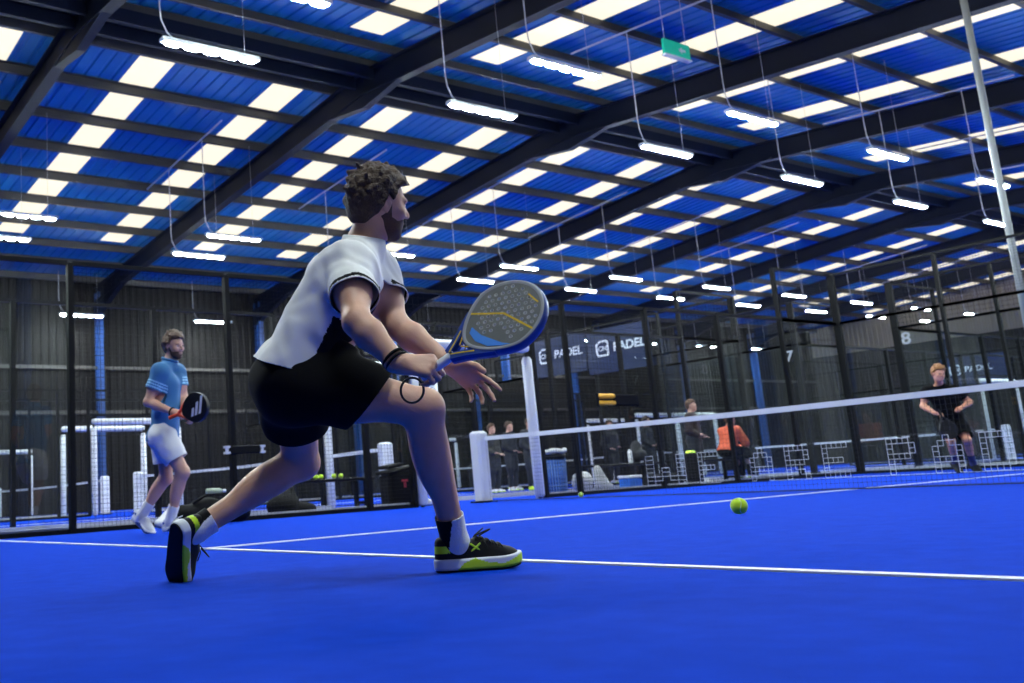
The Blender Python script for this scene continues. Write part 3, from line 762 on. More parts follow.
def make_beard(root, hf, R, c, s, mt, h, thick=.0025):
    def fn(W):
        X = (W-c)@R/s; d = hf(W)-thick*s
        zmax = np.interp(X[:, 0], [-.02, .0, .016, .03, .055, .085, .12], [-.05, -.035, .004, -.042, -.052, -.043, -.041])
        lips = np.hypot((X[:, 2]+.062)/.010, X[:, 1]/.022)
        d = np.maximum(d, (X[:, 2]-zmax)*s*.8); d = np.maximum(d, (-.012-X[:, 0])*s); d = np.maximum(d, (-.126-X[:, 2])*s)
        return np.maximum(d, np.where(X[:, 0] > .06, (1-lips)*.008*s, -1))
    lo, hi = hf.bounds(.02); V, F = surface(fn, lo, hi, h); return mesh_obj('beard', V, F, [mt], root, smooth=True)
def make_eyes(root, R, c, s):
    for y in (-1, 1):
        mb = MB(); P = lambda p: c+R@(np.asarray(p, float)*s)
        mb.sphere(P((.079, y*.031, .005)), .0108*s, 12, 8, 0, R); mb.sphere(P((.0875, y*.031-y*.001, .005)), (.0036*s, .0066*s, .0066*s), 10, 6, 1, R)
        build(mb, 'eye', [M_EYE, M_IRIS], root, smooth=True)
        mb = MB(); mb.tube([P((.089, y*.016, .022)), P((.092, y*.032, .026)), P((.080, y*.046, .021))], [.0035*s, .0045*s, .002*s], 6); build(mb, 'eyebrow', M_BEARD, root, smooth=True)
def sock(root, an, kn, an_r, top, mt, h=.006, stripe=None, s=1.0):
    f = Field(); t = unit(kn-an); f.cone(an-t*.05, an+t*(top+.03), .043*s, .050*s, k=.02); f.ell(an, (.046*s,)*3, k=.02)
    lo, hi = f.bounds(.02); V, F = surface(f, lo, hi, h); V, F = hem(V, F, [(an+t*top, t, .09)])
    mi = None; mats_ = [mt]
    if stripe is not None:
        C = V[F].mean(1); mi = (((C-an)@stripe[0]) > stripe[1]).astype(int); mats_ = [mt, stripe[2]]
    o = mesh_obj('sock', V, F, mats_, root, smooth=True, mi=mi); md = o.modifiers.new('thickness', 'SOLIDIFY'); md.thickness = .003; md.offset = 1
    return o
def cloth(name, root, fn, lo, hi, h, cuts, mats_, mifn=None, it=2, thick=.003):
    V, F = surface(fn, lo, hi, h); V = relax(V, F, it, .5); V, F = hem(V, F, cuts)
    mi = mifn(V[F].mean(1)) if mifn else None
    o = mesh_obj(name, V, F, mats_, root, smooth=True, mi=mi); md = o.modifiers.new('thickness', 'SOLIDIFY'); md.thickness = thick; md.offset = 0
    return o

# ------------------------------------------------------------------ the player in white
def main_player():
    s = 1.0; J = {}
    og = on_axis(459, 571.5, 2, 0.0)
    toeR = unit(np.array([CR[0], CR[1], 0])+.10*np.array([CF[0], CF[1], 0])); upR = np.array([0, 0, 1.0])
    J['ankR'] = og+upR*.10-toeR*.005
    J['kneeR'] = at(424, 408, 3.38); J['hipR'] = at(308, 384, 3.46)
    J['ankL'] = at(195, 530, 3.70); J['kneeL'] = at(302, 462, 3.86); J['hipL'] = at(290, 384, 3.63)
    J['neck'] = at(366, 243, 3.62); J['shoR'] = at(349, 268, 3.46); J['shoL'] = at(375, 272, 3.76)
    X1 = unit(CR*.96-CU*.05-CF*.22); Z1 = unit(-CF*.72+CU*.66); f1 = frame(X1, Z1)
    J['elbR'] = at(357, 322, 3.20); J['wriR'] = RK['butt']+RK['axis']*.026-f1[:, 0]*.092+f1[:, 2]*.034
    J['elbL'] = at(397, 326, 3.60); J['wriL'] = at(449, 364, 3.46)
    hc = at(378.5, 204.5, 3.63); hf_ = unit(CR*.92+CF*.36-CU*.12); hu = unit(CU*.98+CR*.10)
    root = thing('person', ((og[0]+J['ankL'][0])/2, (og[1]+J['ankL'][1])/2, 0), 'player lunging in white shirt and black shorts, holding the big racket low', 'person')
    hfld, R, P = head_field(hc, hf_, hu, 1.06)
    J['headbase'] = P((-.028, 0, -.065))
    body, fw, up, lm = body_field(J, None, s, 1.10)
    body.grow(hfld)
    # right hand closed around the grip, left hand open below it
    A = RK['axis']; Rr = RK['R']
    hand(body, J['wriR'], X1, Z1, 1, GRIP, THUMB_GRIP, s=1.12)
    X2 = unit(CR*.82-CU*.56-CF*.12); Z2 = unit(CF*.80+CU*.45+CR*.3)
    hand(body, J['wriL'], X2, Z2, -1, [(.1, .2, .15), (.3, .35, .2), (.45, .45, .3), (.6, .5, .3)], [(.045, .042, -.004), (.074, .056, -.008), (.100, .060, -.014)], spread=.11, s=1.10)
    lo, hi = body.bounds(.02)
    V, F = surface(body, lo, hi, .0052); V = relax(V, F, 1, .35)
    mesh_obj('body', V, F, [M_SKIN], root, smooth=True)
    make_hair(root, hc, hf_, hu, 1.06, M_HAIRB, 3, .004, top=.011, curl=.003)
    make_beard(root, hfld, R, hc, 1.06, M_BEARD, .004)
    make_eyes(root, R, hc, 1.06)
    # shirt
    tf = torso_field(J, .017, s, 1.12, drop=.10, loose=.040)
    hc0 = (J['hipL']+J['hipR'])/2
    fnT = lambda X: tf(X)+.0105*wrinkle(X, 19, 5, 6)*np.clip(1.3-((X-hc0)@up)*1.2, .3, 1)+.0055*wrinkle(X, 36, 8, 5)
    lo, hi = tf.bounds(.03)
    slR = lerp(J['shoR'], J['elbR'], .58); nR = unit(J['elbR']-J['shoR']); slL = lerp(J['shoL'], J['elbL'], .56); nL = unit(J['elbL']-J['shoL'])
    hemp = at(296, 366, 3.55); hn = unit(-CU*.97-CR*.22)
    nkc = lerp(J['neck'], J['headbase'], .22); nkn = unit(J['headbase']-J['neck'])
    def mif(C):
        o = np.zeros(len(C), int)
        for p, n_ in ((slR, nR), (slL, nL)):
            d = (C-p)@n_; o[(d > -.024) & (d < -.007) & (np.linalg.norm(C-p-np.outer(d, n_), axis=1) < .104)] = 1
        t = ((C-hc0)@up)/np.linalg.norm(J['neck']-hc0); ax = hc0+np.outer(np.clip(t, 0, 1), J['neck']-hc0)
        fr = (C-ax)@fw; arm = np.linalg.norm(C-lerp(J['shoR'], J['elbR'], .3), axis=1) < .13
        o[(fr > .005) & (t < .74) & ~arm] = 1
        return o
    cloth('shirt', root, fnT, lo, hi, .0062, [(slR, nR, .14), (slL, nL, .14), (hemp, hn, .4), (nkc, nkn, .10)], [M_WHITE, M_BLKT], mif)
    # shorts
    sf = shorts_field(J, .014, s, 1.10, leg=.80, flare=.014)
    fnS = lambda X: sf(X)+.006*wrinkle(X, 20, 11, 5)
    lo, hi = sf.bounds(.03)
    cR = at(369, 400, 3.4); nRr = unit(CR*.80-CU*.60); cL = lerp(J['hipL'], J['kneeL'], .50); nLl = unit(J['kneeL']-J['hipL'])
    wc = lerp(hc0, J['neck'], .34)
    cloth('shorts', root, fnS, lo, hi, .0065, [(cR, nRr, .2), (cL, nLl, .24), (wc, up, .3)], [M_BLK], None)
    # socks, shoes
    cols = [M_SHOEB, M_MIDW, M_RUB, M_LIME]
    sock(root, J['ankR'], J['kneeR'], 0, .105, M_SOCKW, .005, (unit(-CR*.95-CF*.2), .034, M_BLKT))
    sh, R2, o2, k2 = shoe(root, og, toeR, upR, .305, cols, .0042, side=-1)
    cross_mark(sh, o2, R2, k2, -1)
    toeL = unit(-CU*.84+CF*.42-CR*.12); upL = unit(CR*.70+CF*.64+CU*.30)
    fl = frame(toeL, upL)
    sock(root, J['ankL'], J['kneeL'], 0, .075, M_SOCKW, .005, (unit(CU*.75-CR*.65), .004, M_BLKT))
    sh, R2, o2, k2 = shoe(root, J['ankL']-fl[:, 2]*.098+fl[:, 0]*.01, toeL, upL, .305, cols, .0042, side=1)
    cross_mark(sh, o2, R2, k2, 1)
    # wristband and bracelet on the right wrist
    t = unit(J['wriR']-J['elbR']); e1 = unit(np.cross(t, CU)); e2 = np.cross(t, e1)
    for q, rr in ((-.028, .0052), (-.012, .0045)):
        mb = MB(); c = J['wriR']+t*q; mb.tube([c+.0385*(math.cos(a)*e1+math.sin(a)*e2) for a in np.linspace(0, 2*PI, 25)[:-1]], rr, 8, closed=True); build(mb, 'wristband', M_BLKT, root, smooth=True)
    return J
def cross_mark(sh, o, R, k, side):
    mb = MB()
    for a in (.62, -.62):
        c = np.array([.058, side*.034, .080]); d = np.array([math.cos(a), 0, math.sin(a)])*.022
        mb.tube([o+R@((c-d)*k), o+R@((c+np.array([0, side*.001, 0]))*k), o+R@((c+d+np.array([0, -side*.004, 0]))*k)], .0036*k, 5)
    build(mb, 'side_emblem', M_LIME, sh)

# ------------------------------------------------------------------ the racket in the foreground
M_RFACE = mat('grey_racket_face', (0.14, 0.145, 0.13), 0.40, noise=(30, 0.15)); M_RRIM = mat('navy_racket_rim', (0.020, 0.055, 0.24), 0.35)
M_RGREY = mat('pale_rim_edge', (0.30, 0.31, 0.32), 0.4); M_YEL = mat('yellow_print', (0.72, 0.47, 0.02), 0.45); M_RBLUE = mat('blue_print', (0.06, 0.26, 0.72), 0.45)
M_HOLE = mat('hole_light', (0.62, 0.62, 0.60), 0.5); M_RBLACK = mat('black_carbon', (0.006, 0.006, 0.007), 0.4, spec=0.3); M_GRIPW = mat('white_grip', (0.70, 0.70, 0.72), 0.7)
RK = {}
def racket_frame():
    butt = at(427, 373.5, 3.10); tip = at(544.5, 290.5, 3.03); A = unit(tip-butt)
    S2 = unit(CR*.57-CU*.82); th = math.radians(47)
    N = -CF*math.cos(th)-S2*math.sin(th); N = unit(N-A*(N@A)); RK['axis'] = A; RK['butt'] = tip-A*.470; RK['R'] = np.stack([A, np.cross(N, A), N], 1)
racket_frame()
def head_outline(n=72, e=0.0):
    pts = []
    for i in range(n):
        a = 2*PI*i/n; x = math.cos(a); y = math.sin(a)
        w_ = .130-e; l_ = .137-e
        px = .318+(l_+.006)*x*(1.0 if x > 0 else 1.02); py = w_*y*(1-.30*max(0, -x)**1.3)
        pts.append((px, py))
    return pts
def racket_main():
    R = RK['R']; o = RK['butt']; W = lambda V: o+np.asarray(V)@R.T
    root = thing('padel_racket', o, 'grey perforated racket with yellow zigzag and blue rim, held by the player in white', 'racket')
    holes = []
    for i in range(-5, 6):
        for k in range(-4, 5):
            x = .342+i*.0195; y = k*.0215+(.01075 if i % 2 else 0)
            if ((x-.335)/.105)**2+(y/.098)**2 < 1 and abs(i) < 6 and not (x < .29 and y < -.03): holes.append((x, y))
    T = .017
    circ = lambda c, r, n=10: [(c[0]+r*math.cos(2*PI*k/n), c[1]+r*math.sin(2*PI*k/n)) for k in range(n)]
    V, F = outline_geo([head_outline(72, .012)]+[circ(h_, .0058) for h_ in holes], T); mesh_obj('face', W(V), F, M_RFACE, root)
    mb = MB()
    for h_ in holes:
        for z0, z1 in ((-T-.0004, T+.0004),):
            V = []; n = 10
            for z in (z0, z1):
                for rr in (.0064, .0046): V += [(h_[0]+rr*math.cos(2*PI*k/n), h_[1]+rr*math.sin(2*PI*k/n), z) for k in range(n)]
            Fq = []
            for k in range(n):
                k2 = (k+1) % n
                Fq += [(n+k, n+k2, 3*n+k2, 3*n+k), (k, 2*n+k, 2*n+k2, k2), (k, k2, n+k2, n+k), (2*n+k, 3*n+k, 3*n+k2, 2*n+k2)]
            mb.add(W(V), Fq)
    o_ = build(mb, 'hole_light_rings', M_HOLE, root); o_['kind'] = 'stuff'  # pale rings put the light seen through the holes into colour
    # rim: a swept rounded band
    ol = head_outline(72, .006); V = []; F = []; mi = []
    cen = np.array((.323, 0))
    prof = [(-.008, .0172), (-.003, .0186), (.004, .0182), (.0075, .012), (.0085, 0), (.0075, -.012), (.004, -.0182), (-.003, -.0186), (-.008, -.0172)]
    for i, p in enumerate(ol):
        a = np.array(ol[i-1]); b_ = np.array(ol[(i+1) % len(ol)]); t = unit(np.append(b_-a, 0))[:2]; nn = np.array((t[1], -t[0])); nn = nn if nn@(np.array(p)-cen) > 0 else -nn
        for u_, z in prof: V.append((p[0]+nn[0]*u_, p[1]+nn[1]*u_, z))
    m_ = len(prof)
    for i in range(len(ol)):
        for k in range(m_-1):
            F.append((i*m_+k, i*m_+k+1, ((i+1) % len(ol))*m_+k+1, ((i+1) % len(ol))*m_+k)); mi.append(1 if k in (0, 1, m_-2, m_-3) else 0)
    mesh_obj('rim', W(V), F, [M_RRIM, M_RGREY], root, smooth=True, mi=mi)
    # throat: two arms that join the head, and a bridge
    mb = MB()
    for sg in (-1, 1):
        pts = [(.118, sg*.012, 0), (.150, sg*.028, 0), (.180, sg*.046, 0), (.212, sg*.068, 0), (.240, sg*.086, 0)]
        for i in range(len(pts)-1):
            p0, p1 = np.array(pts[i]), np.array(pts[i+1]); t = unit(p1-p0); w_ = np.cross([0, 0, 1.0], t); V = []
            for p in (p0-t*.004, p1+t*.004):
                for a, z in ((-.011, -.017), (.011, -.017), (.014, 0), (.011, .017), (-.011, .017), (-.014, 0)): V.append(p+w_*a+np.array([0, 0, z]))
            mb.add(W(V), [(k, (k+1) % 6, 6+(k+1) % 6, 6+k) for k in range(6)]+[tuple(range(5, -1, -1)), tuple(range(6, 12))], 0)
    V, F = outline_geo([[(.185, -.05), (.200, -.022), (.203, 0), (.200, .022), (.185, .05), (.212, .070), (.224, 0), (.212, -.070)]], .015); mb.add(W(V), F)
    build(mb, 'throat', M_RRIM, root)
    mb = MB()   # printed lines lie just on both faces
    def strip(pts, w_, mi_=0, zs=(1, -1)):
        for i in range(len(pts)-1):
            p0, p1 = np.array(pts[i]+(0,)), np.array(pts[i+1]+(0,)); t = unit(p1-p0); n_ = np.cross([0, 0, 1.0], t)
            for z in zs: mb.box(W([(p0+p1)/2+np.array([0, 0, z*(T+.0005)])])[0], (np.linalg.norm(p1-p0)+w_*.6, w_, .0012), mi_, R@np.stack([t, n_, [0, 0, 1.0]], 1))
    strip([(.245, .080), (.328, .005), (.370, -.107)], .0065)
    strip([(.425, .010), (.432, -.035)], .005)
    for sg in (-1, 1): strip([(.120, sg*.006), (.150, sg*.024), (.186, sg*.048)], .004); strip([(.160, sg*.004), (.196, sg*.040)], .004)
    build(mb, 'yellow_print', M_YEL, root)['kind'] = 'stuff'
    V, F = outline_geo([[(.205, .020), (.222, .034), (.232, -.015), (.272, -.088), (.290, -.108), (.262, -.092), (.228, -.064), (.205, -.02)]], .0006)
    V = np.array(V); V1 = V+[0, 0, T+.0004]; mesh_obj('blue_print', W(V1), F, M_RBLUE, root)
    # handle
    mb = MB()
    sec = lambda x, a, b_: [(x, a*c1, b_*s1) for c1, s1 in [(math.cos(2*PI*k/12+.26), math.sin(2*PI*k/12+.26)) for k in range(12)]]
    rings = [sec(-.002, .012, .012), sec(0, .0175, .0165), sec(.02, .016, .015), sec(.110, .0160, .0150), sec(.128, .0165, .0155)]; V = [p for r_ in rings for p in r_]
    F = [(i*12+k, i*12+(k+1) % 12, (i+1)*12+(k+1) % 12, (i+1)*12+k) for i in range(len(rings)-1) for k in range(12)]+[tuple(range(11, -1, -1)), tuple(48+k for k in range(12))]
    g_ = mesh_obj('grip', W(V), F, M_GRIPW, root, smooth=True)
    mb = MB(); mb.tube(list(W([(.117, 0, 0), (.127, 0, 0)])), .0178, 14); build(mb, 'grip_collar', M_RBLACK, g_, smooth=True)
    mb = MB(); p = [W([(-.002, 0, 0)])[0]]; c0 = p[0]
    q = c0-CU*.040-CR*.028; lp = [q+.040*(math.cos(a)*unit(CR*.9+CF*.3)+math.sin(a)*CU)*np.array(1.0) for a in np.linspace(PI/2, PI/2+2*PI, 25)[:-1]]
    mb.tube(lp, .0042, 6, closed=True); build(mb, 'wrist_cord', M_RBLACK, root, smooth=True)

# ------------------------------------------------------------------ generic smaller figures
def figure(name, label, J, hc, hf_, hu, s, o):
    base = (J['ankL']+J['ankR'])/2; root = thing(name, (base[0], base[1], o.get('z', 0.0)), label, 'person')
    h = o.get('h', .009); hs = o.get('hs', 1.0)*s
    hfld, R, P = head_field(hc, hf_, hu, hs); J['headbase'] = P((-.028, 0, -.065))
    body, fw, up, lm = body_field(J, None, s, o.get('girth', 1.0)); body.grow(hfld)
    for q, sg in (('R', 1), ('L', -1)):
        X, Z, cu, th = o['hand'+q]
        hand(body, J['wri'+q], X, Z, sg, cu, th, s=s)
    lo, hi = body.bounds(.02); V, F = surface(body, lo, hi, h); V = relax(V, F, 1, .3)
    mesh_obj('body', V, F, [o.get('skin', M_SKIN2)], root, smooth=True)
    hh = min(h, .008)
    make_hair(root, hc, hf_, hu, hs, o.get('hair', M_HAIRM), o.get('seed', 5), hh, top=o.get('top', .018), curl=o.get('curl', .006))
    if o.get('beard'): make_beard(root, hfld, R, np.asarray(hc), hs, M_BEARD, hh)
    if o.get('eyes', True): make_eyes(root, R, np.asarray(hc), hs)
    hc0 = (J['hipL']+J['hipR'])/2; sl = o.get('sleeve', .55)
    tf = torso_field(J, o.get('inf', .016), s, o.get('girth', 1.0), sleeves=min(sl+.2, 1.0), drop=o.get('drop', .06)); lo, hi = tf.bounds(.03)
    fnT = lambda X: tf(X)+o.get('wr', .008)*wrinkle(X, 16, o.get('seed', 5), 6)
    cuts = []
    for q in 'RL':
        if o.get('long'):
            tf.cone(J['elb'+q], J['wri'+q], .060*s, .046*s, k=.03); lo, hi = tf.bounds(.03)
        else: cuts.append((lerp(J['sho'+q], J['elb'+q], sl), unit(J['elb'+q]-J['sho'+q]), .14*s))
    hemp = hc0-up*o.get('hem', .05)*s; cuts += [(hemp, -up, .4), (lerp(J['neck'], J['headbase'], .25), unit(J['headbase']-J['neck']), .10)]
    def mif(C):
        r = np.zeros(len(C), int)
        if o.get('stripes'):
            for q in 'RL':
                d = (C-lerp(J['sho'+q], J['elb'+q], sl))@unit(J['elb'+q]-J['sho'+q]); nr = np.linalg.norm(C-lerp(J['sho'+q], J['elb'+q], sl), axis=1) < .14
                r[nr & (d > -.085) & (d < -.012) & (np.sin(d*2*PI/.026) > 0)] = 1
        return r
    cloth('shirt', root, fnT, lo, hi, h*1.05, cuts, [o['shirt'], o.get('shirt2', M_LBLUE)], mif)
    if o.get('collar'):
        c = lerp(J['neck'], J['headbase'], .22); nn = unit(J['headbase']-J['neck']); e1 = unit(np.cross(nn, lm)); e2 = np.cross(nn, e1); mb = MB()
        mb.tube([c+.072*(math.cos(a)*e1+math.sin(a)*e2)+nn*.008 for a in np.linspace(0, 2*PI, 21)[:-1]], .014, 8, closed=True); build(mb, 'collar', o['shirt'], root, smooth=True)
    lg = o.get('leg', .62); sf = shorts_field(J, o.get('sinf', .014), s, o.get('girth', 1.0), leg=min(lg+.18, 1.0), flare=o.get('flare', .014)); lo, hi = sf.bounds(.03)
    if o.get('long'):
        for q in 'RL': sf.cone(J['knee'+q], J['ank'+q], .075*s, .058*s, k=.04)
        lo, hi = sf.bounds(.03)
        cuts = [(lerp(J['knee'+q], J['ank'+q], .97), unit(J['ank'+q]-J['knee'+q]), .14) for q in 'RL']
    else: cuts = [(lerp(J['hip'+q], J['knee'+q], lg), unit(J['knee'+q]-J['hip'+q]), .17*s) for q in 'RL']
    cuts.append((lerp(hc0, J['neck'], .22), up, .3))
    cloth('trousers' if o.get('long') else 'shorts', root, lambda X: sf(X)+.006*wrinkle(X, 18, 3, 5), lo, hi, h*1.05, cuts, [o['shorts']], None)
    for q, sd in (('R', -1), ('L', 1)):
        if o.get('sock'): sock(root, J['ank'+q], J['knee'+q], 0, o.get('sockh', .13)*s, o['sock'], max(h*.9, .007), s=s)
        td, ud = o['foot'+q]; fr = frame(td, ud)
        shoe(root, J['ank'+q]-fr[:, 2]*.095*s, td, ud, .295*s, o['shoes'], max(h*.8, .0065), side=sd, detail=o.get('lace', True))
    return root, R, fw, up, lm
G = lambda X, Z, cu=RELAX, th=THUMB_OPEN: (X, Z, cu, th)

def blue_player():
    d0 = 9.05; J = {}
    fwd = unit(CR*.86-CF*.50); fwd[2] = 0; fwd = unit(fwd)
    J['ankR'] = at(170, 521, 8.98); J['ankL'] = at(142, 515, 9.22)
    J['kneeR'] = at(183, 472, 8.95); J['kneeL'] = at(166, 478, 9.17); J['hipR'] = at(163, 437, 9.02); J['hipL'] = at(165, 436, 9.24)
    J['neck'] = at(169, 363, 9.25); J['shoR'] = at(160, 372, 9.05); J['shoL'] = at(177, 372, 9.36)
    J['elbR'] = at(148, 402, 9.00); J['wriR'] = at(173, 412, 8.86); J['elbL'] = at(184, 398, 9.32); J['wriL'] = at(184, 413, 9.07)
    hc = at(174, 346, 9.24); hf_ = unit(CR*.78-CF*.62-CU*.02)
    root, R, fw, up, lm = figure('person', 'player in blue polo and white shorts standing near the left fence', J, hc, hf_, CU+CR*.05, 1.0,
        dict(h=.008, shirt=M_BLUE, shirt2=M_LBLUE, stripes=True, shorts=M_WHITE, sock=M_SOCKW, sockh=.15, hair=M_HAIRM, beard=True, collar=True, top=.024, curl=.008, hem=.055, drop=.10, sleeve=.58, leg=.66, flare=.018, inf=.016, wr=.010,
             shoes=[M_WHITE, M_MIDW, mat('grey_sole', (.30, .34, .40), .6), mat('navy_stripe', (.03, .07, .25), .5)],
             handR=G(unit(CR*.85-CF*.35-CU*.15), unit(-CF*.7+CU*.6), GRIP, THUMB_GRIP), handL=G(unit(CR*.75-CF*.1-CU*.6), unit(CF*.7+CU*.4+CR*.4), GRIP, THUMB_GRIP),
             footR=(unit(fwd+CR*.2), np.array([0, 0, 1.0])), footL=(unit(fwd*.80-np.array([0, 0, .60])), unit(np.array([0, 0, .80])+fwd*.60))))
    mb = MB(); t = unit(J['wriR']-J['elbR']); e1 = unit(np.cross(t, CU)); e2 = np.cross(t, e1)
    mb.tube([J['wriR']-t*.015+.034*(math.cos(a)*e1+math.sin(a)*e2) for a in np.linspace(0, 2*PI, 17)[:-1]], .008, 8, closed=True); build(mb, 'wristband', M_BLKT, root, smooth=True)
    small_racket(at(170.5, 417.5, 8.84), at(207, 403, 8.62), 'black racket with white slanted bars and orange grip, held by the player in blue', mat('orange_grip', (.75, .07, .02), .6), .25, True)
def small_racket(butt, tip, label, gm, tilt, bars):
    A = unit(np.asarray(tip)-butt); N = -CF*math.cos(tilt)+CU*math.sin(tilt); N = unit(N-A*(N@A)); R = np.stack([A, np.cross(N, A), N], 1); o = np.asarray(tip)-A*.455; W = lambda V: o+np.asarray(V)@R.T
    root = thing('padel_racket', o, label, 'racket')
    holes = [(.34+i*.03, k*.03) for i in (-2, -1, 0, 1, 2) for k in (-2, -1, 0, 1, 2) if i*i+k*k < 7]
    V, F = outline_geo([head_outline(40, 0)]+[[(h_[0]+.006*math.cos(2*PI*k/8), h_[1]+.006*math.sin(2*PI*k/8)) for k in range(8)] for h_ in holes], .017, .004); mesh_obj('face', W(V), F, M_RBLACK, root)
    mb = MB()
    for sg in (-1, 1): mb.tube(list(W([(.115, sg*.010, 0), (.16, sg*.034, 0), (.215, sg*.078, 0)])), .014, 8)
    build(mb, 'throat', gm, root)
    mb = MB(); mb.tube(list(W([(-.0, 0, 0), (.125, 0, 0)])), [.0175, .0165], 12); build(mb, 'grip', gm, root)
    if bars:
        mb = MB()
        for i, (x0, L) in enumerate(((.262, .07), (.305, .11), (.350, .15))):
            a = np.array((x0-.01, -.055+.0, .0225)); t = unit(np.array((.42, 1.0, 0)))
            V = []
            for z in (.0215, .0225):
                for p in ((x0, -.07), (x0+.028, -.07), (x0+.028+L*.45, -.07+L), (x0+L*.45, -.07+L)): V.append((p[0], p[1], z))
            mb.add(W(V), [(3, 2, 1, 0), (4, 5, 6, 7), (0, 1, 5, 4), (1, 2, 6, 5), (2, 3, 7, 6), (3, 0, 4, 7)])
        build(mb, 'white_bars', M_PAD, root)

def black_player():
    d = 14.95; J = {}
    J['ankR'] = at(955, 462, 14.93); J['ankL'] = at(973, 463.5, 14.90); J['kneeR'] = at(951, 441, 14.70); J['kneeL'] = at(967, 440, 14.68)
    J['hipR'] = at(944, 424, 14.98); J['hipL'] = at(958, 423, 14.96); J['neck'] = at(940, 385, 14.95); J['shoR'] = at(927, 391, 15.0); J['shoL'] = at(954, 390, 14.95)
    J['elbR'] = at(923, 406, 14.95); J['wriR'] = at(935, 413, 14.72); J['elbL'] = at(970, 402, 14.9); J['wriL'] = at(961, 408, 14.70)
    hc = at(938.5, 373.5, 14.86); fw = unit(-CF-CR*.05-CU*.12); flat = unit(np.array([-CF[0], -CF[1], 0]))
    toe = lambda a: unit(flat*.75+CR*a-np.array([0, 0, .55])); ud = unit(np.array([0, 0, .8])+flat*.6)
    figure('person', 'opponent in black shirt and shorts crouching beyond the net at right', J, hc, fw, CU-CF*.0, .94,
        dict(h=.010, shirt=M_BLK, shorts=M_BLK, sock=mat('navy_sock', (.02, .03, .12), .8), sockh=.22, hair=M_HAIRG, top=.03, curl=.012, hem=.02, sleeve=.62, leg=.80, skin=mat('warm_skin', (.60, .27, .16), .5, sss=.1),
             shoes=[M_SHOEB, M_RUB, M_RUB, M_RUB], handR=G(unit(CR*.8-CF*.6-CU*.2), unit(-CF*.5+CU*.8), GRIP, THUMB_GRIP), handL=G(unit(-CR*.8-CF*.6-CU*.1), unit(-CF*.5+CU*.8), GRIP, THUMB_GRIP),
             footR=(toe(-.1), ud), footL=(toe(.25), ud)))
    small_racket(J['wriR']+CR*.03+CU*.03-CF*.05, J['wriR']+CR*.16-CU*.36-CF*.16, 'dark racket held low in front of the opponent in black', M_RBLACK, .1, False)

def standing(label, u, vfoot, y, shirt, trous, shoes, hair, seed, hgt=1.75, facing=(-.4, -.9), name='person'):
    g = on_axis(u, vfoot, 1, y); g[2] = 0.0; s = hgt/1.78; fx = unit(np.array([facing[0], facing[1], 0])); lf = np.cross([0, 0, 1.0], fx); P = lambda x, l, z: g+(fx*x+lf*l)*s+np.array([0, 0, z*s])
    J = dict(ankL=P(0, .10, .095), ankR=P(-.02, -.10, .095), kneeL=P(.03, .10, .50), kneeR=P(.02, -.10, .50), hipL=P(0, .09, .93), hipR=P(0, -.09, .93), neck=P(0, 0, 1.49), shoL=P(0, .175, 1.42), shoR=P(0, -.175, 1.42),
             elbL=P(-.03, .24, 1.12), elbR=P(-.02, -.23, 1.12), wriL=P(.14, .16, .98), wriR=P(.16, -.14, 1.02))
    figure(name, label, J, P(.03, 0, 1.65), fx, np.array([0, 0, 1.0]), s, dict(h=.018, shirt=shirt, shorts=trous, long=True, sleeve=.98, hair=hair, seed=seed, eyes=False, shoes=shoes, lace=False, wr=.01,
        handR=G(unit(fx+lf*.4), np.array([0, 0, 1.0])), handL=G(unit(fx-lf*.4), np.array([0, 0, 1.0])), footR=(fx, np.array([0, 0, 1.0])), footL=(fx, np.array([0, 0, 1.0]))))
def seated(label, g, shirt, trous, hair, shoes, seed, facing):
    s = .97; g = np.asarray(g, float); fx = unit(np.array([facing[0], facing[1], 0])); lf = np.cross([0, 0, 1.0], fx); P = lambda x, l, z: g+(fx*x+lf*l)*s+np.array([0, 0, z])
    J = dict(hipL=P(0, .09, .60), hipR=P(0, -.09, .60), kneeL=P(.43, .12, .53), kneeR=P(.43, -.12, .54), ankL=P(.50, .13, .095), ankR=P(.42, -.13, .095), neck=P(.14, 0, 1.03), shoL=P(.13, .175, .97), shoR=P(.13, -.175, .97),
             elbL=P(.28, .22, .72), elbR=P(.28, -.22, .72), wriL=P(.46, .08, .66), wriR=P(.46, -.08, .66))
    figure('person', label, J, P(.20, 0, 1.19), unit(fx-np.array([0, 0, .1])), np.array([0, 0, 1.0]), s, dict(h=.016, shirt=shirt, shorts=trous, long=True, sleeve=.98, hair=hair, seed=seed, eyes=False, shoes=shoes, lace=False, wr=.01, drop=.0, hem=.03,
        handR=G(unit(fx+lf*.5), np.array([0, 0, 1.0])), handL=G(unit(fx-lf*.5), np.array([0, 0, 1.0])), footR=(fx, np.array([0, 0, 1.0])), footL=(fx, np.array([0, 0, 1.0]))))
racket_main()
main_player()
blue_player()
black_player()
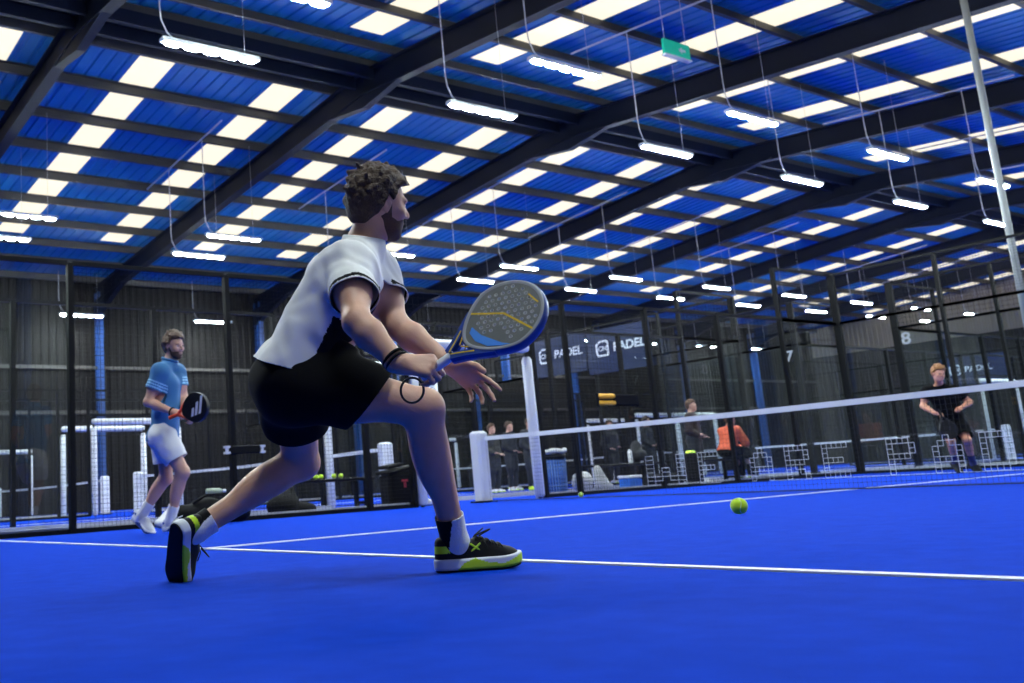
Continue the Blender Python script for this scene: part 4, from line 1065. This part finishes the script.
# ------------------------------------------------------------------ balls, bags, benches, signs
M_BALL = mat('yellow_felt', (0.50, 0.74, 0.015), 0.85, bump=(400, 0.4, 0.003), sheen=0.2); M_SEAM = mat('pale_seam', (0.70, 0.74, 0.55), 0.7)
def ball(c, label, group=None, r=.033):
    t = thing('padel_ball', (c[0], c[1], c[2]-r), label, 'ball', group)
    mb = MB(); mb.sphere(c, r, 24, 16); build(mb, 'felt', M_BALL, t, smooth=True)
    mb = MB(); pts = []
    for i in range(48):
        a = 2*PI*i/48; A_, B_ = .44, .56
        p = np.array([math.sin(PI/2-(PI/2-A_)*math.cos(a))*math.cos(a/2+A_*math.sin(2*a)), math.sin(PI/2-(PI/2-A_)*math.cos(a))*math.sin(a/2+A_*math.sin(2*a)), math.cos(PI/2-(PI/2-A_)*math.cos(a))]); pts.append(p)
    pts = [p for p in pts]+[np.array([-p[0], -p[1], p[2]]) for p in pts]
    mb.tube([np.asarray(c)+p*(r+.0002) for p in pts], .0012, 5, closed=True); build(mb, 'seam', M_SEAM, t, smooth=True)
    return t
ball(at(739, 506, 3.98), 'bright yellow ball in mid-air right of the lunging player')
ball((1.03, 4.14, .033), 'small yellow ball lying on the court near the blue bin')
def bench(x0, x1, y, z, label):
    t = thing('bench', ((x0+x1)/2, y, 0), label, 'bench')
    mb = MB(); mb.rbox(((x0+x1)/2, y, z-.02), (x1-x0, .36, .04), .008); build(mb, 'seat', M_BLACK, t)
    for x in (x0+.14, x1-.14):
        mb = MB()
        for s_ in (-1, 1): mb.box((x, y+s_*.12, (z-.04)/2), (.05, .05, z-.04))
        mb.box((x, y, .10), (.04, .24, .04)); build(mb, 'leg', M_BLACK, t)
    return t
bench(-2.95, -1.30, 5.95, .45, 'low black bench behind the fence with yellow balls on it')
bench(3.2, 5.0, 5.95, .45, 'low black bench beyond the net, right of the blue bin')
bench(6.1, 7.45, 6.0, .45, 'black bench under the seated person in orange')
for i, (u, lab) in enumerate(((316, 'leftmost yellow ball on the low black bench'), (321, 'second yellow ball on the low black bench'), (334, 'third ball from the left on the low black bench'), (341, 'rightmost ball on the low black bench'))):
    p = on_axis(u, 478, 1, 5.9); ball((p[0], 5.9, .485), lab, 'balls on the low black bench', .035)

def blob(name, label, cat, spec, mats_, h=.02, mifn=None, wr=.01, seed=2, floor=None):
    f = Field()
    for p in spec:
        if p[0] == 'c': f.cone(*p[1:])
        else: f.ell(*p[1:])
    lo, hi = f.bounds(.03); fl = floor
    def fn(X):
        d = f(X)+wr*wrinkle(X, 14, seed, 6)
        return np.maximum(d, fl-X[:, 2]) if fl is not None else d
    V, F = surface(fn, lo, hi, h); V = relax(V, F, 1, .4); C = V[F].mean(1)
    b0 = V.mean(0); b0[2] = V[:, 2].min(); t = thing(name, b0, label, cat)
    mesh_obj('body', V, F, mats_, t, smooth=True, mi=mifn(C) if mifn else None)
    return t
M_BAG = mat('black_bag_fabric', (0.0045, 0.0045, 0.005), 0.8, bump=(60, 0.3, 0.006), spec=0.15); M_RED = mat('red_print', (0.55, 0.03, 0.05), 0.6); M_GREYB = mat('pale_grey_bag', (0.42, 0.42, 0.40), 0.75, bump=(30, 0.4, 0.01))
M_TOWEL = mat('white_towel', (0.62, 0.62, 0.60), 0.9, bump=(120, 0.6, 0.006))
# black bag with red marks, standing behind the fence
t = thing('sports_bag', (-1.15, 5.42, 0), 'boxy black bag with red print standing just behind the fence', 'bag')
mb = MB(); mb.rbox((-1.15, 5.42, .24), (.56, .26, .48), .04); build(mb, 'body', M_BAG, t)
mb = MB(); R_ = np.array(Matrix.Rotation(math.radians(-8), 3, 'Y')); mb.rbox((-1.12, 5.42, .53), (.68, .32, .05), .015, 0, R_); mb.rbox((-1.30, 5.42, .575), (.26, .26, .05), .015, 0, R_); build(mb, 'lid', M_BAG, t)
mb = MB()
for dx in (-.02, .14):
    mb.box((-1.15+dx, 5.285, .37), (.11, .008, .03)); mb.box((-1.15+dx, 5.285, .32), (.035, .008, .09))
build(mb, 'red_print', M_RED, t)
mb = MB(); mb.box((-.93, 5.285, .22), (.05, .008, .025)); build(mb, 'tag', M_PAD, t)
blob('rucksack', 'slumped black rucksack on the ground under the low bench', 'bag', [('e', (-3.05, 5.45, .14), (.24, .16, .16)), ('c', (-3.0, 5.45, .12), (-2.92, 5.45, .34), .14, .05, .08), ('e', (-2.75, 5.45, .08), (.2, .13, .09))], [M_BAG], .02, floor=0.005)
t = blob('racket_bag', 'long black racket bag lying by the fence behind the player in blue', 'bag', [('c', (-4.85, 4.66, .12), (-4.1, 4.70, .13), .12, .13, .05), ('e', (-4.55, 4.66, .18), (.22, .13, .12))], [M_BAG, M_TOWEL], .02, None, floor=.005)
mb = MB(); mb.tube([(-4.75, 4.6, .24), (-4.6, 4.57, .33), (-4.4, 4.57, .33), (-4.25, 4.6, .25)], .015, 6); build(mb, 'handle', M_BAG, t, smooth=True)
blob('towel', 'white towel bundled against the left end of the racket bag', 'towel', [('c', (-5.16, 4.58, .06), (-5.02, 4.62, .17), .05, .05, .05), ('e', (-5.16, 4.56, .05), (.08, .06, .05))], [M_TOWEL], .015, floor=.005)
t = thing('water_bottle', (-4.42, 4.66, .30), 'clear bottle lying on top of the racket bag', 'bottle')
Rb = np.array([[0, 0, 1], [0, 1, 0], [-1, 0, 0]], float)
mb = MB(); mb.lathe([(.02, 0), (.036, .01), (.036, .17), (.016, .21)], (-4.55, 4.66, .365), 12, R=Rb); build(mb, 'body', mat('greenish_clear_plastic', (.34, .40, .30), .2), t, smooth=True)
mb = MB(); mb.lathe([(.018, .21), (.018, .25)], (-4.55, 4.66, .365), 10, R=Rb); build(mb, 'cap', M_PAD, t)
blob('trainer', 'pale trainer on the ground right of the boxy black bag', 'shoe', [('c', (-.72, 5.42, .05), (-.50, 5.40, .04), .05, .042, .03), ('e', (-.72, 5.42, .09), (.05, .045, .05))], [M_TOWEL], .012, floor=.004, wr=.003)
# blue bin
t = thing('litter_bin', (1.95, 5.45, 0), 'blue wire litter bin with white lined rim right of the gate post', 'bin')
mb = MB(); mb.lathe([(.165, .03), (.185, .56), (.17, .56), (.15, .03)], (1.95, 5.45, 0), 24); build(mb, 'basket', mat('blue_plastic', (.03, .12, .42), .5), t, smooth=True)
mb = MB()
for k in range(24):
    a = 2*PI*k/24; mb.tube([(1.95+.168*math.cos(a), 5.45+.168*math.sin(a), .03), (1.95+.190*math.cos(a), 5.45+.190*math.sin(a), .57)], .006, 4)
for z in (.03, .16, .3, .44): mb.tube([(1.95+(.17+.035*z)*math.cos(a), 5.45+(.17+.035*z)*math.sin(a), z) for a in np.linspace(0, 2*PI, 25)[:-1]], .006, 4, closed=True)
build(mb, 'wire_frame', mat('pale_blue_wire', (.16, .28, .55), .5), t)
mb = MB(); mb.lathe([(.192, .56), (.195, .65), (.18, .65), (.178, .56)], (1.95, 5.45, 0), 24); build(mb, 'band', M_BLACK, t, smooth=True)
mb = MB(); mb.tube([(1.95+.19*math.cos(a), 5.45+.19*math.sin(a), .69+.012*math.sin(5*a)) for a in np.linspace(0, 2*PI, 31)[:-1]], .036, 8, closed=True); build(mb, 'bag_rim', M_TOWEL, t, smooth=True)
# things around the right bench
blob('tote_bag', 'pale bag on the ground right beside the blue bin', 'bag', [('e', (2.62, 5.5, .17), (.20, .13, .17)), ('c', (2.55, 5.5, .25), (2.7, 5.5, .26), .09, .08, .06)], [M_GREYB], .02, floor=.005)
blob('carrier_bag', 'tall pale bag leaning in front of the left end of the right bench', 'bag', [('c', (3.08, 5.5, .12), (3.0, 5.5, .38), .13, .06, .05), ('e', (3.2, 5.5, .08), (.12, .1, .08))], [M_GREYB], .02, floor=.005)
t = blob('backpack', 'dark backpack standing on the right bench next to a white bottle', 'bag', [('c', (4.62, 6.0, .60), (4.66, 6.0, .76), .14, .09, .06), ('e', (4.62, 5.88, .58), (.11, .07, .10))], [mat('charcoal_fabric', (.012, .013, .016), .8)], .02, floor=.455)
t = thing('water_bottle', (4.32, 5.88, .45), 'white bottle standing on the right bench', 'bottle')
mb = MB(); mb.lathe([(.036, .45), (.038, .47), (.038, .64), (.018, .69)], (4.32, 5.88, 0), 12); build(mb, 'body', M_PAD, t, smooth=True)
mb = MB(); mb.lathe([(.02, .69), (.02, .725)], (4.32, 5.88, 0), 10); build(mb, 'cap', M_BLACK, t)
t = blob('kit_bag', 'upright black bag with yellow flap behind the net lettering', 'bag', [('c', (5.42, 5.45, .16), (5.40, 5.45, .50), .17, .12, .05)], [M_BAG, M_LIME], .02, lambda C: ((C[:, 2] > .57) & (C[:, 1] < 5.5)).astype(int), floor=.005)
t = thing('cool_box', (3.78, 5.5, 0), 'small blue cool box with white lid under the right bench', 'box')
mb = MB(); mb.rbox((3.78, 5.5, .10), (.34, .22, .20), .02); build(mb, 'body', mat('cool_blue', (.03, .16, .55), .4), t)
mb = MB(); mb.rbox((3.78, 5.5, .225), (.36, .24, .05), .012); build(mb, 'lid', M_PAD, t)
blob('holdall', 'flat black holdall on the ground under the right end of the right bench', 'bag', [('c', (4.35, 5.55, .12), (5.05, 5.55, .12), .12, .13, .05)], [M_BAG], .02, floor=.005)
# black case with yellow rolls on the side fence
t = thing('padded_case', (2.98, 4.92, 1.36), 'black padded case with two yellow rolls hung on the side fence', 'case')
Rx = np.array([[0, 0, 1], [0, 1, 0], [-1, 0, 0]], float)
mb = MB(); mb.rbox((3.18, 4.93, 1.45), (.62, .06, .20), .025); mb.rbox((2.70, 4.935, 1.45), (.40, .03, .05), .01); build(mb, 'body', M_BAG, t)
for z in (1.505, 1.395):
    mb = MB(); mb.lathe([(.02, -.20), (.034, -.18)]+[(.036+.006*(k % 2), -.17+.34*k/10) for k in range(11)]+[(.034, .18), (.02, .20)], (2.72, 4.92, z), 12, R=Rx); build(mb, 'yellow_roll', mat('amber_foam', (.72, .36, .02), .6), t, smooth=True)
for x in (2.53, 3.47):
    mb = MB(); mb.rbox((x, 4.93, 1.45), (.05, .06, .23), .015); build(mb, 'end_cap', M_BLACK, t)
p0 = on_axis(227, 450, 1, 4.945); p1 = on_axis(262, 449, 1, 4.945)
t = thing('latch_bar', ((p0[0]+p1[0])/2, 4.945, p0[2]-.06), 'short black bar with white ends across the fence right of the player in blue', 'latch')
mb = MB(); mb.rbox(((p0[0]+p1[0])/2, 4.945, p0[2]), (p1[0]-p0[0]-.06, .04, .10), .012); build(mb, 'bar', M_BLACK, t)
for x in (p0[0], p1[0]):
    mb = MB(); mb.box((x, 4.945, p0[2]+.035), (.07, .05, .025)); mb.box((x, 4.945, p0[2]-.035), (.07, .05, .025)); mb.box((x, 4.945, p0[2]), (.03, .03, .06)); build(mb, 'white_end', M_PAD, t)
# court numbers and banners
TX = np.array([[0, 0, -1], [-1, 0, 0], [0, 1, 0]], float)    # text axes: right = -Y, up = +Z, normal = -X
M_SIGN = mat('white_sign', (.40, .41, .42), .5)
for ch, (u, v), lab in (('6', (449, 410), 'white number 6 sign seen above the knee of the player in white'), ('7', (789, 355), 'white number 7 sign on the rear court end wall'), ('8', (906, 338), 'white number 8 sign above and left of the player in black')):
    p = on_axis(u, v, 0, 12.22); V, F = text_geo(ch, .36, .012, .002, xs=1.15); V[:, 1] -= V[:, 1].mean()
    V = V@TX.T+p; t = thing('court_number', (p[0], p[1], V[:, 2].min()), lab, 'sign'); mesh_obj('digit', V, F, M_SIGN, t)
M_BAN = mat('navy_banner', (.004, .014, .060), .6, noise=(2, .25), bump=(2.5, .5, .05)); M_BTXT = mat('white_print', (.66, .70, .78), .6)
def banner(x, ya, yb, z0, z1, lab, tx=.44):
    t = thing('banner', (x, (ya+yb)/2, z0), lab, 'banner'); w_ = abs(yb-ya)
    V = []; F = []; nx, nz = 16, 8
    for side_ in (0, 1):
        for i in range(nx+1):
            for k in range(nz+1):
                y = ya+(yb-ya)*i/nx; z = z0+(z1-z0)*k/nz; V.append((x-.012*math.sin(3.0*y+2*z)-.01*math.sin(7*z+y)+.008*side_, y, z))
    n1 = (nx+1)*(nz+1)
    for i in range(nx):
        for k in range(nz):
            a = i*(nz+1)+k; F.append((a, a+nz+1, a+nz+2, a+1)); F.append((n1+a, n1+a+1, n1+a+nz+2, n1+a+nz+1))
    mesh_obj('cloth', V, F, M_BAN, t, smooth=True)
    sz = .30; yc = lambda q: ya+(yb-ya)*q
    V, F = text_geo('PADEL', sz, .003, .006, align='LEFT', xs=1.1, shear=.08); V[:, 1] -= V[:, 1].mean(); V = V@TX.T+np.array([x-.045, yc(tx), z0+(z1-z0)*.55]); mesh_obj('lettering', V, F, M_BTXT, t)
    q = .20
    octo = lambda a: [(-a, -a*.55), (-a*.75, -a), (a*.8, -a), (a, -a*.7), (a, a*.8), (a*.7, a), (-a*.4, a), (-a, a*.6)]
    V, F = outline_geo([octo(q), octo(q*.78)], .003); V = V@TX.T+np.array([x-.045, yc(tx)+.33, z0+(z1-z0)*.55]); mesh_obj('emblem', V, F, M_BTXT, t)
    V, F = text_geo('CN', q*.8, .003, .004, xs=1.2); V[:, 1] -= V[:, 1].mean(); V = V@TX.T+np.array([x-.045, yc(tx)+.33, z0+(z1-z0)*.55]); mesh_obj('emblem_letters', V, F, M_BTXT, t)
banner(9.925, 13.35, 11.40, 2.92, 3.92, 'left navy banner with white lettering above the net, nearer the racket', .46)
banner(9.925, 11.36, 9.42, 2.78, 3.88, 'navy banner with white lettering, right one of the pair above the net')
banner(32.225, 13.0, 10.6, 2.85, 3.92, 'distant navy banner right behind the head of the player in black', .36)
# hanging green panel that stands in for a lens reflection, steel pole
p = on_axis(676, 50, 2, 7.62); t = thing('reflection_panel', (p[0], p[1], 7.48), 'green panel standing in for a lens reflection, hung above the racket', 'sign')
mb = MB(); mb.box((p[0], p[1], 7.62), (.72, .05, .28)); build(mb, 'panel', mat('reflection_green', (.0, .30, .20), .4, emit=.6), t)
mb = MB(); mb.box((p[0], p[1], 7.465), (.74, .09, .03)); build(mb, 'lower_edge', M_HOUSE, t)
mb = MB(); mb.box((p[0]+.14, p[1]-.028, 7.62), (.18, .008, .05)); mb.add([(p[0]+.05, p[1]-.03, 7.62), (p[0]+.13, p[1]-.03, 7.55), (p[0]+.13, p[1]-.03, 7.69), (p[0]+.05, p[1]-.024, 7.62), (p[0]+.13, p[1]-.024, 7.55), (p[0]+.13, p[1]-.024, 7.69)], [(0, 1, 2), (5, 4, 3), (0, 3, 4, 1), (1, 4, 5, 2), (2, 5, 3, 0)]); build(mb, 'arrow', M_PAD, t)
for s_ in (-1, 1):
    mb = MB(); mb.tube([(p[0]+s_*.3, p[1], 7.76), (p[0]+s_*.3, p[1], roof_z(p[1])-.05)], .006, 5); build(mb, 'rod', M_CABLE, t)
PX_, PY_ = 10.72, 1.97
t = thing('steel_pole', (PX_, PY_, 0), 'tall pale steel pole rising to the roof at the right edge', 'pole')
mb = MB(); mb.tube([(PX_, PY_, .02), (PX_, PY_, roof_z(PY_)-.01)], .062, 12); build(mb, 'shaft', mat('galvanised_pole', (.34, .36, .34), .4), t, smooth=True)
mb = MB(); mb.box((PX_, PY_, .01), (.3, .3, .02)); build(mb, 'base_plate', M_BLACK, t)
# people in the background
DK = mat('dark_jacket', (.016, .018, .024), .8); OR = mat('orange_jacket', (.70, .12, .05), .7); MAR = mat('grey_maroon_top', (.030, .018, .018), .8); OLV = mat('dark_olive_top', (.03, .03, .026), .8)
GS = [M_WHITE, M_MIDW, M_RUB, M_LIME]
seated('person in orange jacket sitting on a bench beyond the net', (7.3, 6.0, 0), OR, M_BLK, M_HAIRM, GS, 31, (1, -.1))
standing('dark clothed person standing left of the seated person in orange', 700, 484, 6.5, MAR, DK, GS, M_HAIRM, 32, 1.62, (.3, -1))
standing('person in dark clothes standing second from the net post, hands in front', 514, 489, 12.6, DK, DK, GS, M_HAIRB, 33, 1.72, (.2, -1))
standing('person in dark clothes with lime shoes standing by the right gate post', 535, 488, 11.6, DK, DK, [M_LIME, M_LIME, M_RUB, M_LIME], M_HAIRB, 34, 1.72, (-.3, -1))
standing('person in olive top whose head shows above the net post', 496, 488, 11.4, OLV, DK, GS, M_HAIRM, 35, 1.58, (.1, -1))

# ------------------------------------------------------------------ world and render look
w = bpy.data.worlds.new('world'); scene.world = w; w.use_nodes = True
w.node_tree.nodes['Background'].inputs[0].default_value = (0.5, 0.6, 0.8, 1); w.node_tree.nodes['Background'].inputs[1].default_value = 0.3
vs = scene.view_settings; vs.view_transform = 'Standard'; vs.look = 'None'; vs.gamma = 1; vs.use_curve_mapping = False; vs.exposure = 0.0
scene.cycles.max_bounces = 8; scene.cycles.diffuse_bounces = 4; scene.cycles.glossy_bounces = 4; scene.cycles.transparent_max_bounces = 24; scene.cycles.transmission_bounces = 4
scene.cycles.sample_clamp_indirect = 6; scene.cycles.caustics_reflective = False; scene.cycles.caustics_refractive = False
scene.cycles.use_denoising = True
